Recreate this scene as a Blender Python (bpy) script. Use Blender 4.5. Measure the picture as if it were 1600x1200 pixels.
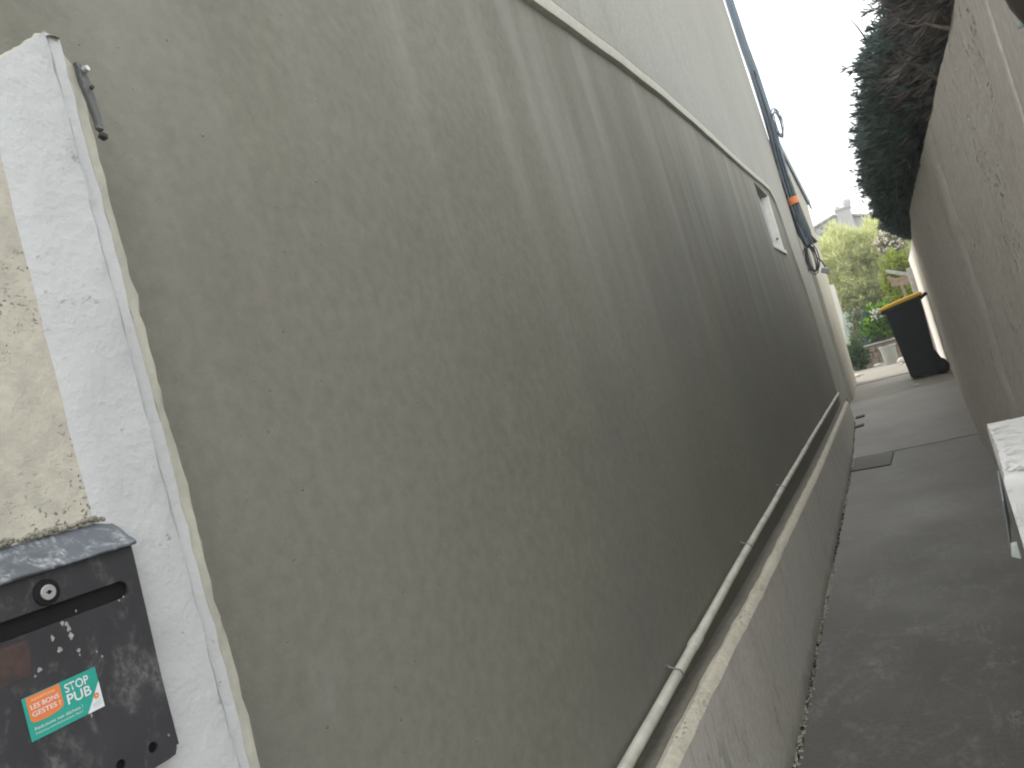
import bpy, bmesh, math, random
import numpy as np
from mathutils import Vector, Matrix
from mathutils.geometry import tessellate_polygon

for o in list(bpy.data.objects): bpy.data.objects.remove(o)
scn = bpy.context.scene
C = scn.collection
S = 1.42                      # layout unit -> metres (the eye is 1.42 m above the alley)
def P(x, y, z): return Vector((S*x, S*y, S*(z+1.0)))

# ------------------------------------------------------------------ camera, sky, sun, exposure
cd = bpy.data.cameras.new('camera'); cam = bpy.data.objects.new('camera', cd); C.objects.link(cam)
right = Vector((0.8539, 0.4426, -0.2737)); fwd = Vector((-0.4487, 0.8926, 0.0436))
fwd.normalize(); right = (right - fwd*right.dot(fwd)).normalized(); up = right.cross(fwd)
m = Matrix.Identity(4)
for i in range(3):
    m[i][0] = right[i]; m[i][1] = up[i]; m[i][2] = -fwd[i]
m.translation = P(0, 0, 0)
cam.matrix_world = m
cd.sensor_width = 36; cd.lens = 27.0; cd.clip_start = 0.02; cd.clip_end = 500
scn.camera = cam

SUN_EL, SUN_AZ = math.radians(50), math.radians(-62)      # azimuth measured from +Y (down the alley) towards +X
w = bpy.data.worlds.new('World'); scn.world = w; w.use_nodes = True
nt = w.node_tree; nt.nodes.clear()
wo = nt.nodes.new('ShaderNodeOutputWorld'); bg = nt.nodes.new('ShaderNodeBackground')
sk = nt.nodes.new('ShaderNodeTexSky'); sk.sky_type = 'NISHITA'; sk.sun_disc = False
sk.sun_elevation = SUN_EL; sk.sun_rotation = SUN_AZ; sk.dust_density = 4.0; sk.air_density = 1.0
mx = nt.nodes.new('ShaderNodeMixRGB'); mx.inputs['Fac'].default_value = 0.78
mx.inputs['Color2'].default_value = (13.2, 13.3, 13.4, 1)      # even high cloud
nt.links.new(sk.outputs['Color'], mx.inputs['Color1'])
nt.links.new(mx.outputs['Color'], bg.inputs['Color']); bg.inputs['Strength'].default_value = 0.10
nt.links.new(bg.outputs['Background'], wo.inputs['Surface'])
ld = bpy.data.lights.new('sun', 'SUN'); ld.energy = 1.5; ld.angle = math.radians(14); ld.color = (1.0, .95, .86)
sun = bpy.data.objects.new('sun', ld); C.objects.link(sun)
d = Vector((math.sin(SUN_AZ)*math.cos(SUN_EL), math.cos(SUN_AZ)*math.cos(SUN_EL), math.sin(SUN_EL)))
sun.rotation_euler = d.to_track_quat('Z', 'Y').to_euler()
sun.location = d*60
scn.view_settings.view_transform = 'Standard'; scn.view_settings.look = 'None'
scn.view_settings.gamma = 1.0; scn.view_settings.use_curve_mapping = False
scn.view_settings.exposure = 1.0
scn.render.engine = 'CYCLES'
scn.cycles.max_bounces = 8; scn.cycles.diffuse_bounces = 5
scn.cycles.filter_width = 2.0

# ------------------------------------------------------------------ materials
class NT:
    def __init__(s, name):
        s.m = bpy.data.materials.new(name); s.m.use_nodes = True
        s.t = s.m.node_tree; s.b = s.t.nodes['Principled BSDF']
        s.co = s.t.nodes.new('ShaderNodeTexCoord')
        s.vec = s.co.outputs['Object']
    def l(s, a, b): s.t.links.new(a, b)
    def mapv(s, scale=(1, 1, 1), rot=(0, 0, 0), loc=(0, 0, 0)):
        n = s.t.nodes.new('ShaderNodeMapping'); n.inputs['Scale'].default_value = scale
        n.inputs['Rotation'].default_value = rot; n.inputs['Location'].default_value = loc
        s.l(s.vec, n.inputs['Vector']); return n.outputs['Vector']
    def noise(s, scale, detail=4, rough=.55, vec=None, dist=0):
        n = s.t.nodes.new('ShaderNodeTexNoise'); n.inputs['Scale'].default_value = scale
        n.inputs['Detail'].default_value = detail; n.inputs['Roughness'].default_value = rough
        n.inputs['Distortion'].default_value = dist
        s.l(vec or s.vec, n.inputs['Vector']); return n.outputs['Fac']
    def vor(s, scale, vec=None, feat='F1'):
        n = s.t.nodes.new('ShaderNodeTexVoronoi'); n.inputs['Scale'].default_value = scale; n.feature = feat
        s.l(vec or s.vec, n.inputs['Vector']); return n.outputs['Distance']
    def ramp(s, fac, stops):
        n = s.t.nodes.new('ShaderNodeValToRGB'); e = n.color_ramp.elements
        while len(e) < len(stops): e.new(.5)
        for k, (p, c) in enumerate(stops):
            e[k].position = p; e[k].color = (c, c, c, 1) if isinstance(c, (int, float)) else (*c, 1)
        s.l(fac, n.inputs['Fac']); return n.outputs['Color']
    def math(s, op, a, b=None):
        n = s.t.nodes.new('ShaderNodeMath'); n.operation = op
        for k, v in enumerate((a, b)):
            if v is None: continue
            if isinstance(v, (int, float)): n.inputs[k].default_value = v
            else: s.l(v, n.inputs[k])
        return n.outputs[0]
    def mix(s, fac, a, b, mode='MIX'):
        n = s.t.nodes.new('ShaderNodeMixRGB'); n.blend_type = mode
        for k, v in zip(('Fac', 'Color1', 'Color2'), (fac, a, b)):
            if isinstance(v, (int, float)): n.inputs[k].default_value = v
            elif isinstance(v, tuple): n.inputs[k].default_value = (*v, 1)
            else: s.l(v, n.inputs[k])
        return n.outputs['Color']
    def sep(s):
        n = s.t.nodes.new('ShaderNodeSeparateXYZ'); s.l(s.vec, n.inputs[0]); return n.outputs
    def bump(s, h, dist, strength=1.0, prev=None):
        n = s.t.nodes.new('ShaderNodeBump'); n.inputs['Distance'].default_value = dist
        n.inputs['Strength'].default_value = strength
        s.l(h, n.inputs['Height'])
        if prev is not None: s.l(prev, n.inputs['Normal'])
        return n.outputs['Normal']
    def done(s, col, rough=.9, nrm=None, metal=0, spec=.3):
        if isinstance(col, tuple): s.b.inputs['Base Color'].default_value = (*col, 1)
        else: s.l(col, s.b.inputs['Base Color'])
        if isinstance(rough, (int, float)): s.b.inputs['Roughness'].default_value = rough
        else: s.l(rough, s.b.inputs['Roughness'])
        s.b.inputs['Metallic'].default_value = metal
        s.b.inputs['Specular IOR Level'].default_value = spec
        if nrm is not None: s.l(nrm, s.b.inputs['Normal'])
        return s.m

def plaster(name, a, b, big=1.2, fine=90, bd=.004, pit=0, stain=None, speck=.0, pitm=1.0):
    t = NT(name)
    c = t.mix(t.ramp(t.noise(big, 6, .6), [(.3, 0.), (.7, 1.)]), a, b)
    c = t.mix(.35, c, t.ramp(t.noise(fine*.35, 4), [(.3, tuple(v*.75 for v in a)), (.7, tuple(min(1, v*1.2) for v in b))]))
    if stain:
        f = t.ramp(t.noise(2.4, 8, .7, t.mapv((2.5, 2.5, .6))), [(.55, 0.), (.75, .6)])
        c = t.mix(f, c, stain)
    n = t.bump(t.noise(fine, 5, .65), bd*.5)
    n = t.bump(t.noise(fine*.16, 5, .6), bd*1.0, 1, n)
    if pit:
        pv = t.mapv(); mv = t.t.nodes.new('ShaderNodeVectorMath'); mv.operation = 'ADD'; nn = t.t.nodes.new('ShaderNodeTexNoise'); nn.inputs['Scale'].default_value = pit*1.4; t.l(t.vec, nn.inputs['Vector'])
        sc_ = t.t.nodes.new('ShaderNodeVectorMath'); sc_.operation = 'SCALE'; sc_.inputs['Scale'].default_value = 1.6/pit; t.l(nn.outputs['Color'], sc_.inputs[0]); t.l(t.vec, mv.inputs[0]); t.l(sc_.outputs[0], mv.inputs[1])
        pf = t.ramp(t.vor(pit, mv.outputs[0]), [(.06, 0.), (.30, 1.)])
        pm = t.ramp(t.noise(3.1*pitm, 3), [(.46, 0.), (.66, 1.)])
        h = t.mix(pm, (1., 1., 1.), pf)
        n = t.bump(h, bd*2.5, 1, n)
        c = t.mix(h, tuple(v*.68 for v in a), c)
    if speck:
        sf = t.ramp(t.vor(26), [(.035, 1.), (.07, 0.)])
        n = t.bump(sf, .0025, 1, n); c = t.mix(t.math('MULTIPLY', sf, speck), c, tuple(min(1, v*1.9) for v in b))
    return t.done(c, .92, n)

def simple(name, a, var=.15, scale=8, rough=.6, bd=.0008, fine=120, metal=0, spec=.3):
    t = NT(name)
    c = t.mix(t.ramp(t.noise(scale, 5), [(.3, 0.), (.7, 1.)]), tuple(v*(1-var) for v in a), tuple(min(1, v*(1+var)) for v in a))
    return t.done(c, rough, t.bump(t.noise(fine, 4), bd), metal, spec)

def mat_dark_render():
    t = NT('grey_brown_render')
    c = t.mix(t.ramp(t.noise(.8, 5, .6), [(.3, 0.), (.7, 1.)]), (.190, .184, .149), (.245, .238, .194))
    c = t.mix(.30, c, t.ramp(t.noise(38, 5, .6), [(.30, (.135, .131, .103)), (.70, (.275, .265, .212))]))
    # cool cement-grey cloud low on the wall
    c = t.mix(t.ramp(t.noise(.9, 3, .5, t.mapv(loc=(3, 1, 2))), [(.48, 0.), (.7, .45)]), c, (.180, .180, .176))
    # pale slanted streaks, fading out towards the bottom
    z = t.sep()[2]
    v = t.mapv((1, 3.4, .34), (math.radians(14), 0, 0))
    streak = t.ramp(t.noise(.85, 4, .5, v, .6), [(.44, 0.), (.62, 1.)])
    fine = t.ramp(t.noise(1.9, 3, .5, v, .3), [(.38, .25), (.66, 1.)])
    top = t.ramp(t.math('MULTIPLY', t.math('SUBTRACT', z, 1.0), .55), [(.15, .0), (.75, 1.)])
    f = t.math('MULTIPLY', t.math('MULTIPLY', t.math('MULTIPLY', streak, fine), top), .46)
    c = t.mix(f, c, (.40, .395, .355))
    # faint scuffs lower down
    v2 = t.mapv((1, 2.2, .9), (math.radians(-22), 0, 0), (0, 4.3, 1.1))
    sc = t.ramp(t.noise(2.6, 6, .6, v2, .4), [(.66, 0.), (.78, .30)])
    c = t.mix(sc, c, (.33, .325, .30))
    sf = t.ramp(t.vor(21), [(.030, 1.), (.060, 0.)])
    c = t.mix(t.math('MULTIPLY', sf, .7), c, (.36, .35, .30))
    n = t.bump(t.noise(170, 4, .6), .0009)
    n = t.bump(t.noise(26, 5, .6), .0011, 1, n)
    n = t.bump(t.noise(2.2, 3), .010, 1, n)
    n = t.bump(sf, .003, 1, n)
    return t.done(c, .9, n)

def mat_floor(name, a, b, scuff=.5, wet=(.085, .08, .066)):
    t = NT(name)
    c = t.mix(t.ramp(t.noise(1.1, 6, .6), [(.3, 0.), (.7, 1.)]), a, b)
    c = t.mix(t.ramp(t.noise(.9, 4, .6, t.mapv(loc=(5, 2, 0))), [(.45, 0.), (.65, .55)]), c, wet)
    if name == 'worn_concrete':      # blends to a paler tone deeper in the alley
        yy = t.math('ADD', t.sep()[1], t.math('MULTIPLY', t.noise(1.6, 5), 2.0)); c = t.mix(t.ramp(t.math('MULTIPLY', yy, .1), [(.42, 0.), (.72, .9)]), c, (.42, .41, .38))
    c = t.mix(.38, c, t.ramp(t.noise(60, 6, .7), [(.3, tuple(v*.7 for v in a)), (.7, tuple(v*1.3 for v in b))]))
    v = t.mapv((2.0, 1.5, 1), (0, 0, math.radians(28)))
    s1 = t.ramp(t.noise(1.9, 8, .68, v, .8), [(.50, 0.), (.68, 1.)])
    s2 = t.ramp(t.noise(11, 6, .7, v, .5), [(.42, .05), (.68, 1.)])
    f = t.math('MULTIPLY', t.math('MULTIPLY', s1, s2), scuff)
    c = t.mix(f, c, (.42, .42, .40))
    # thin white drag lines
    v3 = t.mapv((5.5, .9, 1), (0, 0, math.radians(-9)), (1.3, .4, 0))
    s3 = t.ramp(t.noise(2.0, 7, .75, v3, .9), [(.555, 0.), (.572, .5), (.59, 0.)])
    s3 = t.math('MULTIPLY', s3, t.ramp(t.noise(1.7, 3, .5, t.mapv(loc=(2, 7, 0))), [(.48, 0.), (.62, .8)]))
    c = t.mix(s3, c, (.45, .45, .43))
    r = t.ramp(t.noise(1.4, 4), [(.3, .55), (.7, .85)])
    n = t.bump(t.noise(140, 4, .7), .0016); n = t.bump(t.noise(9, 5), .004, 1, n)
    return t.done(c, r, n, 0, .35)

def mat_scuffed(name, base, mark, amt=.5, rough=.42, metal=.0, seed=0, fs=1.0):
    t = NT(name)
    c = t.mix(t.ramp(t.noise(9, 5), [(.3, 0.), (.7, 1.)]), tuple(v*.8 for v in base), tuple(v*1.25 for v in base))
    v = t.mapv((1, 1.2, .8), loc=(seed, seed*.7, 0))
    s = t.math('MULTIPLY', t.ramp(t.noise(13*fs, 6, .7, v, .6), [(.50, 0.), (.66, 1.)]), t.ramp(t.noise(90*fs, 5, .7, v), [(.40, 0.), (.60, 1.)]))
    c = t.mix(t.math('MULTIPLY', s, amt), c, mark)
    n = t.bump(t.noise(260, 3), .0003); n = t.bump(t.noise(14, 3), .0012, 1, n)
    return t.done(c, rough, n, metal, .45)

def mat_white_paint():
    t = NT('white_limewash')
    c = t.mix(t.ramp(t.noise(5, 6, .6), [(.3, 0.), (.7, 1.)]), (.50, .512, .508), (.59, .602, .598))
    ch = t.math('MULTIPLY', t.ramp(t.noise(22, 6, .7), [(.62, 0.), (.70, 1.)]), t.ramp(t.noise(90, 4, .7), [(.45, 0.), (.6, 1.)]))
    c = t.mix(t.math('MULTIPLY', ch, .7), c, (.36, .34, .29))
    ln = t.ramp(t.noise(6, 7, .75, t.mapv((1, 6, .8), (0.1, 0, 0)), .7), [(.63, 0.), (.655, .35), (.68, 0.)])
    c = t.mix(ln, c, (.42, .41, .37))
    n = t.bump(t.noise(120, 5, .6), .0012); n = t.bump(t.noise(18, 5), .004, 1, n)
    n = t.bump(ch, -.0015, 1, n)
    return t.done(c, .75, n)

def mat_leaf(name, rough=.6, trans=.25):
    t = NT(name)
    a = t.t.nodes.new('ShaderNodeAttribute'); a.attribute_name = 'tint'
    t.b.inputs['Subsurface Weight'].default_value = 0
    m_ = t.done(a.outputs['Color'], rough, None, 0, .3)
    tr = t.t.nodes.new('ShaderNodeBsdfTranslucent'); t.l(a.outputs['Color'], tr.inputs['Color'])
    ms = t.t.nodes.new('ShaderNodeMixShader'); ms.inputs[0].default_value = .42
    out = t.t.nodes['Material Output']
    t.l(t.b.outputs[0], ms.inputs[1]); t.l(tr.outputs[0], ms.inputs[2]); t.l(ms.outputs[0], out.inputs['Surface'])
    return m_

M = {}
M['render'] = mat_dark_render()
M['upper_old'] = plaster('beige_render', (.33, .325, .283), (.395, .39, .342), .9, 110, .002, stain=(.30, .295, .255))
def mat_upper():
    t = NT('beige_render')
    a, b = (.33, .325, .283), (.395, .39, .342)
    c = t.mix(t.ramp(t.noise(.9, 6, .6), [(.3, 0.), (.7, 1.)]), a, b)
    c = t.mix(.35, c, t.ramp(t.noise(38, 4), [(.3, tuple(v*.75 for v in a)), (.7, tuple(v*1.2 for v in b))]))
    c = t.mix(t.ramp(t.noise(2.4, 8, .7, t.mapv((2.5, 2.5, .6))), [(.55, 0.), (.75, .6)]), c, (.29, .285, .245))
    yy = t.math('ADD', t.sep()[1], t.math('MULTIPLY', t.noise(1.5, 5), 1.4)); zz = t.math('ADD', t.sep()[2], t.math('MULTIPLY', t.noise(1.2, 5), 1.4))
    f = t.math('MULTIPLY', t.ramp(t.math('SUBTRACT', yy, 9.0), [(.1, 0.), (.9, 1.)]), t.ramp(t.math('SUBTRACT', 4.6, zz), [(.0, 0.), (1., 1.)]))
    c = t.mix(f, c, t.mix(t.ramp(t.noise(3, 6), [(.3, 0.), (.7, 1.)]), (.42, .41, .34), (.52, .505, .43)))
    n = t.bump(t.noise(110, 5, .65), .001); n = t.bump(t.noise(17, 5, .6), .0025, 1, n); n = t.bump(t.noise(2.0, 3), .012, 1, n)
    return t.done(c, .92, n)
M['upper'] = mat_upper()
M['band'] = plaster('smooth_mortar', (.44, .43, .36), (.52, .51, .43), 3, 120, .0015)
M['quoin'] = plaster('corner_mortar', (.42, .41, .33), (.52, .505, .42), 2, 110, .002, stain=(.34, .32, .26))
def mat_plinth():
    t = NT('plinth_mortar'); a, b = (.60, .585, .52), (.71, .69, .63)
    c = t.mix(t.ramp(t.noise(1.6, 6, .6), [(.3, 0.), (.7, 1.)]), a, b)
    c = t.mix(.3, c, t.ramp(t.noise(40, 4), [(.3, tuple(v*.75 for v in a)), (.7, tuple(v*1.2 for v in b))]))
    z = t.sep()[2]
    hi = t.ramp(t.math('MULTIPLY', z, 1.6), [(.30, 0.), (.85, 1.)])
    drip = t.ramp(t.noise(3.2, 5, .6, t.mapv((1, 2.6, .35), (math.radians(-8), 0, 0))), [(.52, 0.), (.72, .5)])
    c = t.mix(t.math('MULTIPLY', drip, hi), c, (.40, .345, .27))
    ln = t.ramp(t.noise(2.6, 6, .7, t.mapv((1, 3.2, .42), (math.radians(-6), 0, 0), (0, 2, 1)), .7), [(.535, 0.), (.550, 1.), (.565, 0.)])
    ln = t.math('MULTIPLY', ln, t.ramp(t.noise(3.1, 3), [(.50, 0.), (.62, .6)]))
    c = t.mix(ln, c, (.20, .185, .15))
    low = t.ramp(t.math('ADD', t.math('MULTIPLY', z, 6.0), t.noise(5, 5)), [(.55, 1.), (.95, 0.)])
    c = t.mix(t.math('MULTIPLY', low, .55), c, (.26, .25, .20))
    n = t.bump(t.noise(100, 5, .65), .0012); n = t.bump(t.noise(14, 5, .6), .003, 1, n); n = t.bump(ln, -.003, 1, n)
    return t.done(c, .92, n)
M['plinth'] = mat_plinth()
M['ledge'] = plaster('rough_cement', (.56, .52, .41), (.72, .68, .56), 4, 130, .005, pit=70)
M['ledge_in'] = plaster('ledge_dirt', (.22, .21, .17), (.30, .285, .24), 4, 110, .004)
M['right'] = plaster('old_pinkish_render', (.66, .61, .55), (.79, .745, .685), 1.1, 85, .007, pit=26, stain=(.48, .45, .40), speck=.4)
M['patch'] = plaster('smooth_patch', (.73, .69, .625), (.79, .75, .69), 3, 100, .002)
M['rightpier'] = plaster('pale_pink_render', (.66, .61, .56), (.74, .70, .65), 1.5, 100, .0015)
M['cream'] = plaster('cream_roughcast', (.45, .43, .36), (.58, .555, .46), 7, 130, .0028, pit=150, pitm=2.2)
M['white'] = mat_white_paint()
M['whitewall'] = simple('sunlit_white_wall', (.74, .70, .64), .06, 4, .85, .003, 60)
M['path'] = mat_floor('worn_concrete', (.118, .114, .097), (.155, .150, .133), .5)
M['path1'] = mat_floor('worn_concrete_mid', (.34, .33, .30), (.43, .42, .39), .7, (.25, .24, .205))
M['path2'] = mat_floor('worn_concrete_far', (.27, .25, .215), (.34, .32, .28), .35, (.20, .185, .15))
M['yard'] = mat_floor('pale_yard_concrete', (.24, .222, .19), (.30, .28, .245), .2, (.20, .185, .155))
M['soil'] = plaster('soil', (.045, .038, .028), (.09, .075, .055), 6, 60, .01)
M['mail'] = mat_scuffed('charcoal_paint', (.036, .036, .040), (.25, .245, .235), .5, .45, 0, 0, 1.6)
M['lid'] = mat_scuffed('worn_lid_paint', (.095, .108, .12), (.42, .45, .47), .95, .42, .1, 3, 2.2)
M['black'] = simple('dark_inside', (.008, .008, .009), .1, 8, .8)
M['drip'] = simple('old_paint_drip', (.36, .36, .34), .4, 200, .6)
M['chrome'] = simple('lock_metal', (.55, .56, .55), .08, 60, .3, .0001, 400, .7)
M['teal'] = simple('teal_print', (.035, .36, .285), .05, 30, .45, .0001)
M['orange'] = simple('orange_print', (.78, .23, .075), .06, 30, .45, .0001)
M['stickwhite'] = simple('white_print', (.74, .78, .78), .04, 30, .45, .0001)
M['peach'] = simple('peach_print', (.88, .72, .42), .04, 30, .45, .0001)
M['greyprint'] = simple('grey_print', (.35, .35, .37), .04, 30, .45, .0001)
M['pipe'] = mat_scuffed('offwhite_pvc', (.60, .60, .51), (.30, .28, .22), .5, .5, 0, 5)
M['zinc'] = simple('weathered_zinc', (.30, .32, .31), .25, 14, .42, .001, 60, .6)
M['duct'] = simple('blue_grey_duct', (.155, .20, .235), .12, 5, .5)  # blue veil of lens glare put into the base colour
M['cable'] = simple('black_cable', (.03, .034, .038), .2, 12, .5)
M['cable2'] = simple('slate_cable_wrap', (.065, .085, .092), .3, 14, .6)
M['greyplastic'] = simple('grey_plastic', (.42, .43, .45), .1, 12, .5)
M['tape'] = simple('orange_tape', (.75, .24, .07), .15, 20, .5)
M['gutter'] = simple('slate_gutter', (.16, .20, .235), .12, 8, .5)
M['bin'] = simple('dark_grey_plastic', (.030, .037, .039), .15, 6, .42, .0006, 200)
M['yellow'] = simple('yellow_plastic', (.80, .50, .045), .08, 6, .45)
M['rubber'] = simple('rubber', (.015, .015, .015), .1, 9, .7)
M['brown'] = simple('brown_metal', (.085, .065, .058), .12, 9, .5)
M['greymetal'] = simple('grey_blue_metal', (.30, .34, .36), .12, 9, .5)
M['wood'] = simple('weathered_timber', (.34, .27, .205), .2, 12, .8, .003, 50)
M['greywood'] = simple('grey_timber', (.38, .37, .35), .15, 12, .8, .003, 50)
M['terra'] = simple('old_brick_edging', (.26, .205, .165), .25, 9, .85, .004, 60)
M['potmat'] = simple('grey_cement_pot', (.33, .34, .30), .12, 9, .8, .003, 60)
M['stone'] = simple('pale_stone', (.55, .51, .45), .2, 9, .85, .006, 40)
M['bark'] = simple('bark', (.095, .072, .055), .3, 20, .85, .006, 40)
M['twig'] = simple('bare_twig', (.19, .155, .125), .3, 20, .85, .004, 40)
M['housewall'] = simple('grey_gable_render', (.44, .445, .41), .1, .6, .9, .004, 20)
M['roof'] = simple('roof_tiles', (.33, .31, .285), .2, 2, .85, .01, 12)
M['chimney'] = simple('chimney_render', (.44, .43, .40), .12, 1, .9, .004, 20)
M['leaf'] = mat_leaf('leaf')
M['palegreen'] = simple('pale_green_board', (.50, .60, .53), .08, 3, .5)
M['darkteal'] = simple('dark_blue_tarp', (.03, .06, .075), .3, 6, .5)
M['iron'] = simple('dark_iron', (.05, .048, .045), .25, 20, .6, .001)
M['hatch'] = mat_floor('hatch_cement', (.17, .165, .145), (.21, .205, .185), .2)

# ------------------------------------------------------------------ helpers
def link(o, parent=None, loc=None):
    C.objects.link(o)
    if parent is not None: o.parent = parent
    return o
def thing(name, label, cat, loc, group=None):
    o = bpy.data.objects.new(name, None); o.location = P(*loc); o.empty_display_size = .1
    C.objects.link(o); o['label'] = label; o['category'] = cat
    if group: o['group'] = group
    return o
def origin(root):
    v = Vector((0, 0, 0))
    while root is not None: v = v + root.location; root = root.parent
    return v
class MB:
    """collects geometry in metres, links it as one mesh"""
    def __init__(s): s.v = []; s.f = []
    def add(s, vs, fs):
        n = len(s.v); s.v += [Vector(v) for v in vs]; s.f += [tuple(i+n for i in f) for f in fs]
    def box(s, a, b, M_=None):
        xs = (a[0], b[0]); ys = (a[1], b[1]); zs = (a[2], b[2])
        vs = [Vector((xs[i], ys[j], zs[k])) for i in (0, 1) for j in (0, 1) for k in (0, 1)]
        if M_ is not None: vs = [M_ @ v for v in vs]
        s.add(vs, [(0, 1, 3, 2), (4, 6, 7, 5), (0, 4, 5, 1), (2, 3, 7, 6), (0, 2, 6, 4), (1, 5, 7, 3)])
    def ubox(s, a, b): s.box(P(*a), P(*b))
    def hexa(s, lo, hi):
        """lo, hi: four points each (unit coords), same winding"""
        vs = [P(*p) for p in lo] + [P(*p) for p in hi]
        s.add(vs, [(3, 2, 1, 0), (4, 5, 6, 7), (0, 1, 5, 4), (1, 2, 6, 5), (2, 3, 7, 6), (3, 0, 4, 7)])
    def tube(s, pts, r, n=8, cap=True):
        pts = [Vector(p) for p in pts]; R = r if isinstance(r, (list, tuple)) else [r]*len(pts)
        rings = []; prev = None
        for i, p in enumerate(pts):
            t = (pts[min(i+1, len(pts)-1)] - pts[max(i-1, 0)]).normalized()
            if prev is None:
                a = t.orthogonal().normalized()
            else:
                a = (prev - t*prev.dot(t))
                a = a.normalized() if a.length > 1e-6 else t.orthogonal().normalized()
            prev = a; b = t.cross(a)
            rings.append([p + (a*math.cos(2*math.pi*k/n) + b*math.sin(2*math.pi*k/n))*R[i] for k in range(n)])
        vs = [v for r_ in rings for v in r_]; fs = []
        for i in range(len(pts)-1):
            for k in range(n):
                fs.append((i*n+k, i*n+(k+1) % n, (i+1)*n+(k+1) % n, (i+1)*n+k))
        if cap: fs.append(tuple(range(n))[::-1]); fs.append(tuple((len(pts)-1)*n+k for k in range(n)))
        s.add(vs, fs)
    def lathe(s, c, prof, n=24):
        c = Vector(c); vs = []; fs = []
        for r, z in prof:
            for k in range(n): vs.append(c + Vector((r*math.cos(2*math.pi*k/n), r*math.sin(2*math.pi*k/n), z)))
        for i in range(len(prof)-1):
            for k in range(n): fs.append((i*n+k, i*n+(k+1) % n, (i+1)*n+(k+1) % n, (i+1)*n+k))
        s.add(vs, fs)
    def build(s, name, mat, parent=None, smooth=False, bevel=0, kind=None, seg=2):
        o0 = origin(parent)
        me = bpy.data.meshes.new(name); me.from_pydata([tuple(v-o0) for v in s.v], [], s.f); me.validate(); me.update()
        bm = bmesh.new(); bm.from_mesh(me)
        bmesh.ops.remove_doubles(bm, verts=bm.verts, dist=1e-6)
        bmesh.ops.recalc_face_normals(bm, faces=bm.faces); bm.to_mesh(me); bm.free()
        me.materials.append(mat)
        if smooth:
            me.polygons.foreach_set('use_smooth', [True]*len(me.polygons))
            try: me.set_sharp_from_angle(angle=math.radians(40))
            except Exception: pass
        o = bpy.data.objects.new(name, me); link(o, parent)
        if bevel:
            md = o.modifiers.new('bevel', 'BEVEL'); md.width = bevel; md.segments = seg; md.limit_method = 'ANGLE'; md.angle_limit = math.radians(35)
        if kind: o['kind'] = kind
        return o
def tag(o, label, cat, group=None):
    o['label'] = label; o['category'] = cat
    if group: o['group'] = group
    return o

def plate(outer, holes, fmap, depth_vec, name, mat, parent=None, bevel=0, smooth=False):
    """flat plate with holes: outer/holes are (u,v) loops, fmap(u,v)->Vector, thickness along depth_vec"""
    loops = [outer] + holes
    tris = tessellate_polygon([[Vector((p[0], p[1], 0)) for p in l] for l in loops])
    pts = [fmap(*p) for l in loops for p in l]; n = len(pts); fs = []
    for t in tris: fs.append(tuple(t)); fs.append(tuple(n+i for i in t[::-1]))
    k = 0
    for l in loops:
        m_ = len(l)
        for i in range(m_): fs.append((k+i, k+(i+1) % m_, n+k+(i+1) % m_, n+k+i))
        k += m_
    b = MB(); b.add(pts+[p+depth_vec for p in pts], fs)
    return b.build(name, mat, parent, smooth, bevel)
def interp(xs, ys):
    return lambda x: float(np.interp(x, xs, ys))
def wob(x, k=1.0, seed=0.0):
    return (math.sin(x*7.1*k+seed) + .6*math.sin(x*17.3*k+1.7+seed*2) + .4*math.sin(x*41.7*k+.6+seed*3))/2.0

# wall planes (unit coords)
Xw = lambda y: -.556-.0125*y
Xu = lambda y: -.540-.0125*y
Xp = lambda y: -.476-.0125*y
Xr = lambda y: .27+.0275*max(0, y-5.8)
gz = interp([-5, 5.5, 6.2, 7, 8, 9, 10, 12, 60], [-1, -1, -.985, -.94, -.87, -.82, -.78, -.75, -.75])

# ------------------------------------------------------------------ ground and path
ys = [-40, -5, 0, 3, 5.5, 5.9, 6.2, 6.6, 7, 7.5, 8, 8.5, 9, 9.5, 10, 11, 12, 20, 40, 120]; xs = [-120, -20, -3, -.6, 0, .4, 3, 20, 120]
b = MB(); vs = []; fs = []
for y in ys:
    for x in xs: vs.append(P(x, y, gz(y)-.03))
n = len(xs)
for j in range(len(ys)-1):
    for i in range(n-1): fs.append((j*n+i, j*n+i+1, (j+1)*n+i+1, (j+1)*n+i))
b.add(vs, fs); b.build('ground', M['soil'], None, True, kind='structure')

path = bpy.data.objects.new('path', None); C.objects.link(path); path['kind'] = 'structure'
def slab(y0, y1, mat, x0=lambda y: Xp(y)+.010, x1=lambda y: Xr(y)+.03, dz=0, seed=0, xe=None):
    b = MB(); ny = max(4, int((y1-y0)/.09)); nx = 10; vs = []; fs = []
    for j in range(ny+1):
        y = y0+(y1-y0)*j/ny
        for i in range(nx+1):
            t = i/nx; a = x0(y) + (.006*wob(y, 2.3, seed) if i == 0 else 0); c = x1(y)
            x = a+(c-a)*t
            z = gz(y)+dz+.002*wob(x*3+y, .8, seed)
            yy = y + (.006*wob(x, 1.5, seed+2) if j in (0, ny) else 0)
            vs.append(P(x, yy, z))
    w_ = nx+1
    for j in range(ny):
        for i in range(nx): fs.append((j*w_+i, j*w_+i+1, (j+1)*w_+i+1, (j+1)*w_+i))
    # skirts
    rim = [i for i in range(w_)] + [j*w_+nx for j in range(1, ny+1)] + [ny*w_+i for i in range(nx-1, -1, -1)] + [j*w_ for j in range(ny-1, 0, -1)]
    k = len(vs)
    for r in rim: vs.append(vs[r]-Vector((0, 0, .07)))
    for q in range(len(rim)):
        fs.append((rim[q], rim[(q+1) % len(rim)], k+(q+1) % len(rim), k+q))
    b.add(vs, fs); return b.build('slab', mat, path, True)
slab(-.6, 6.155, M['path'], seed=1)
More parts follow.
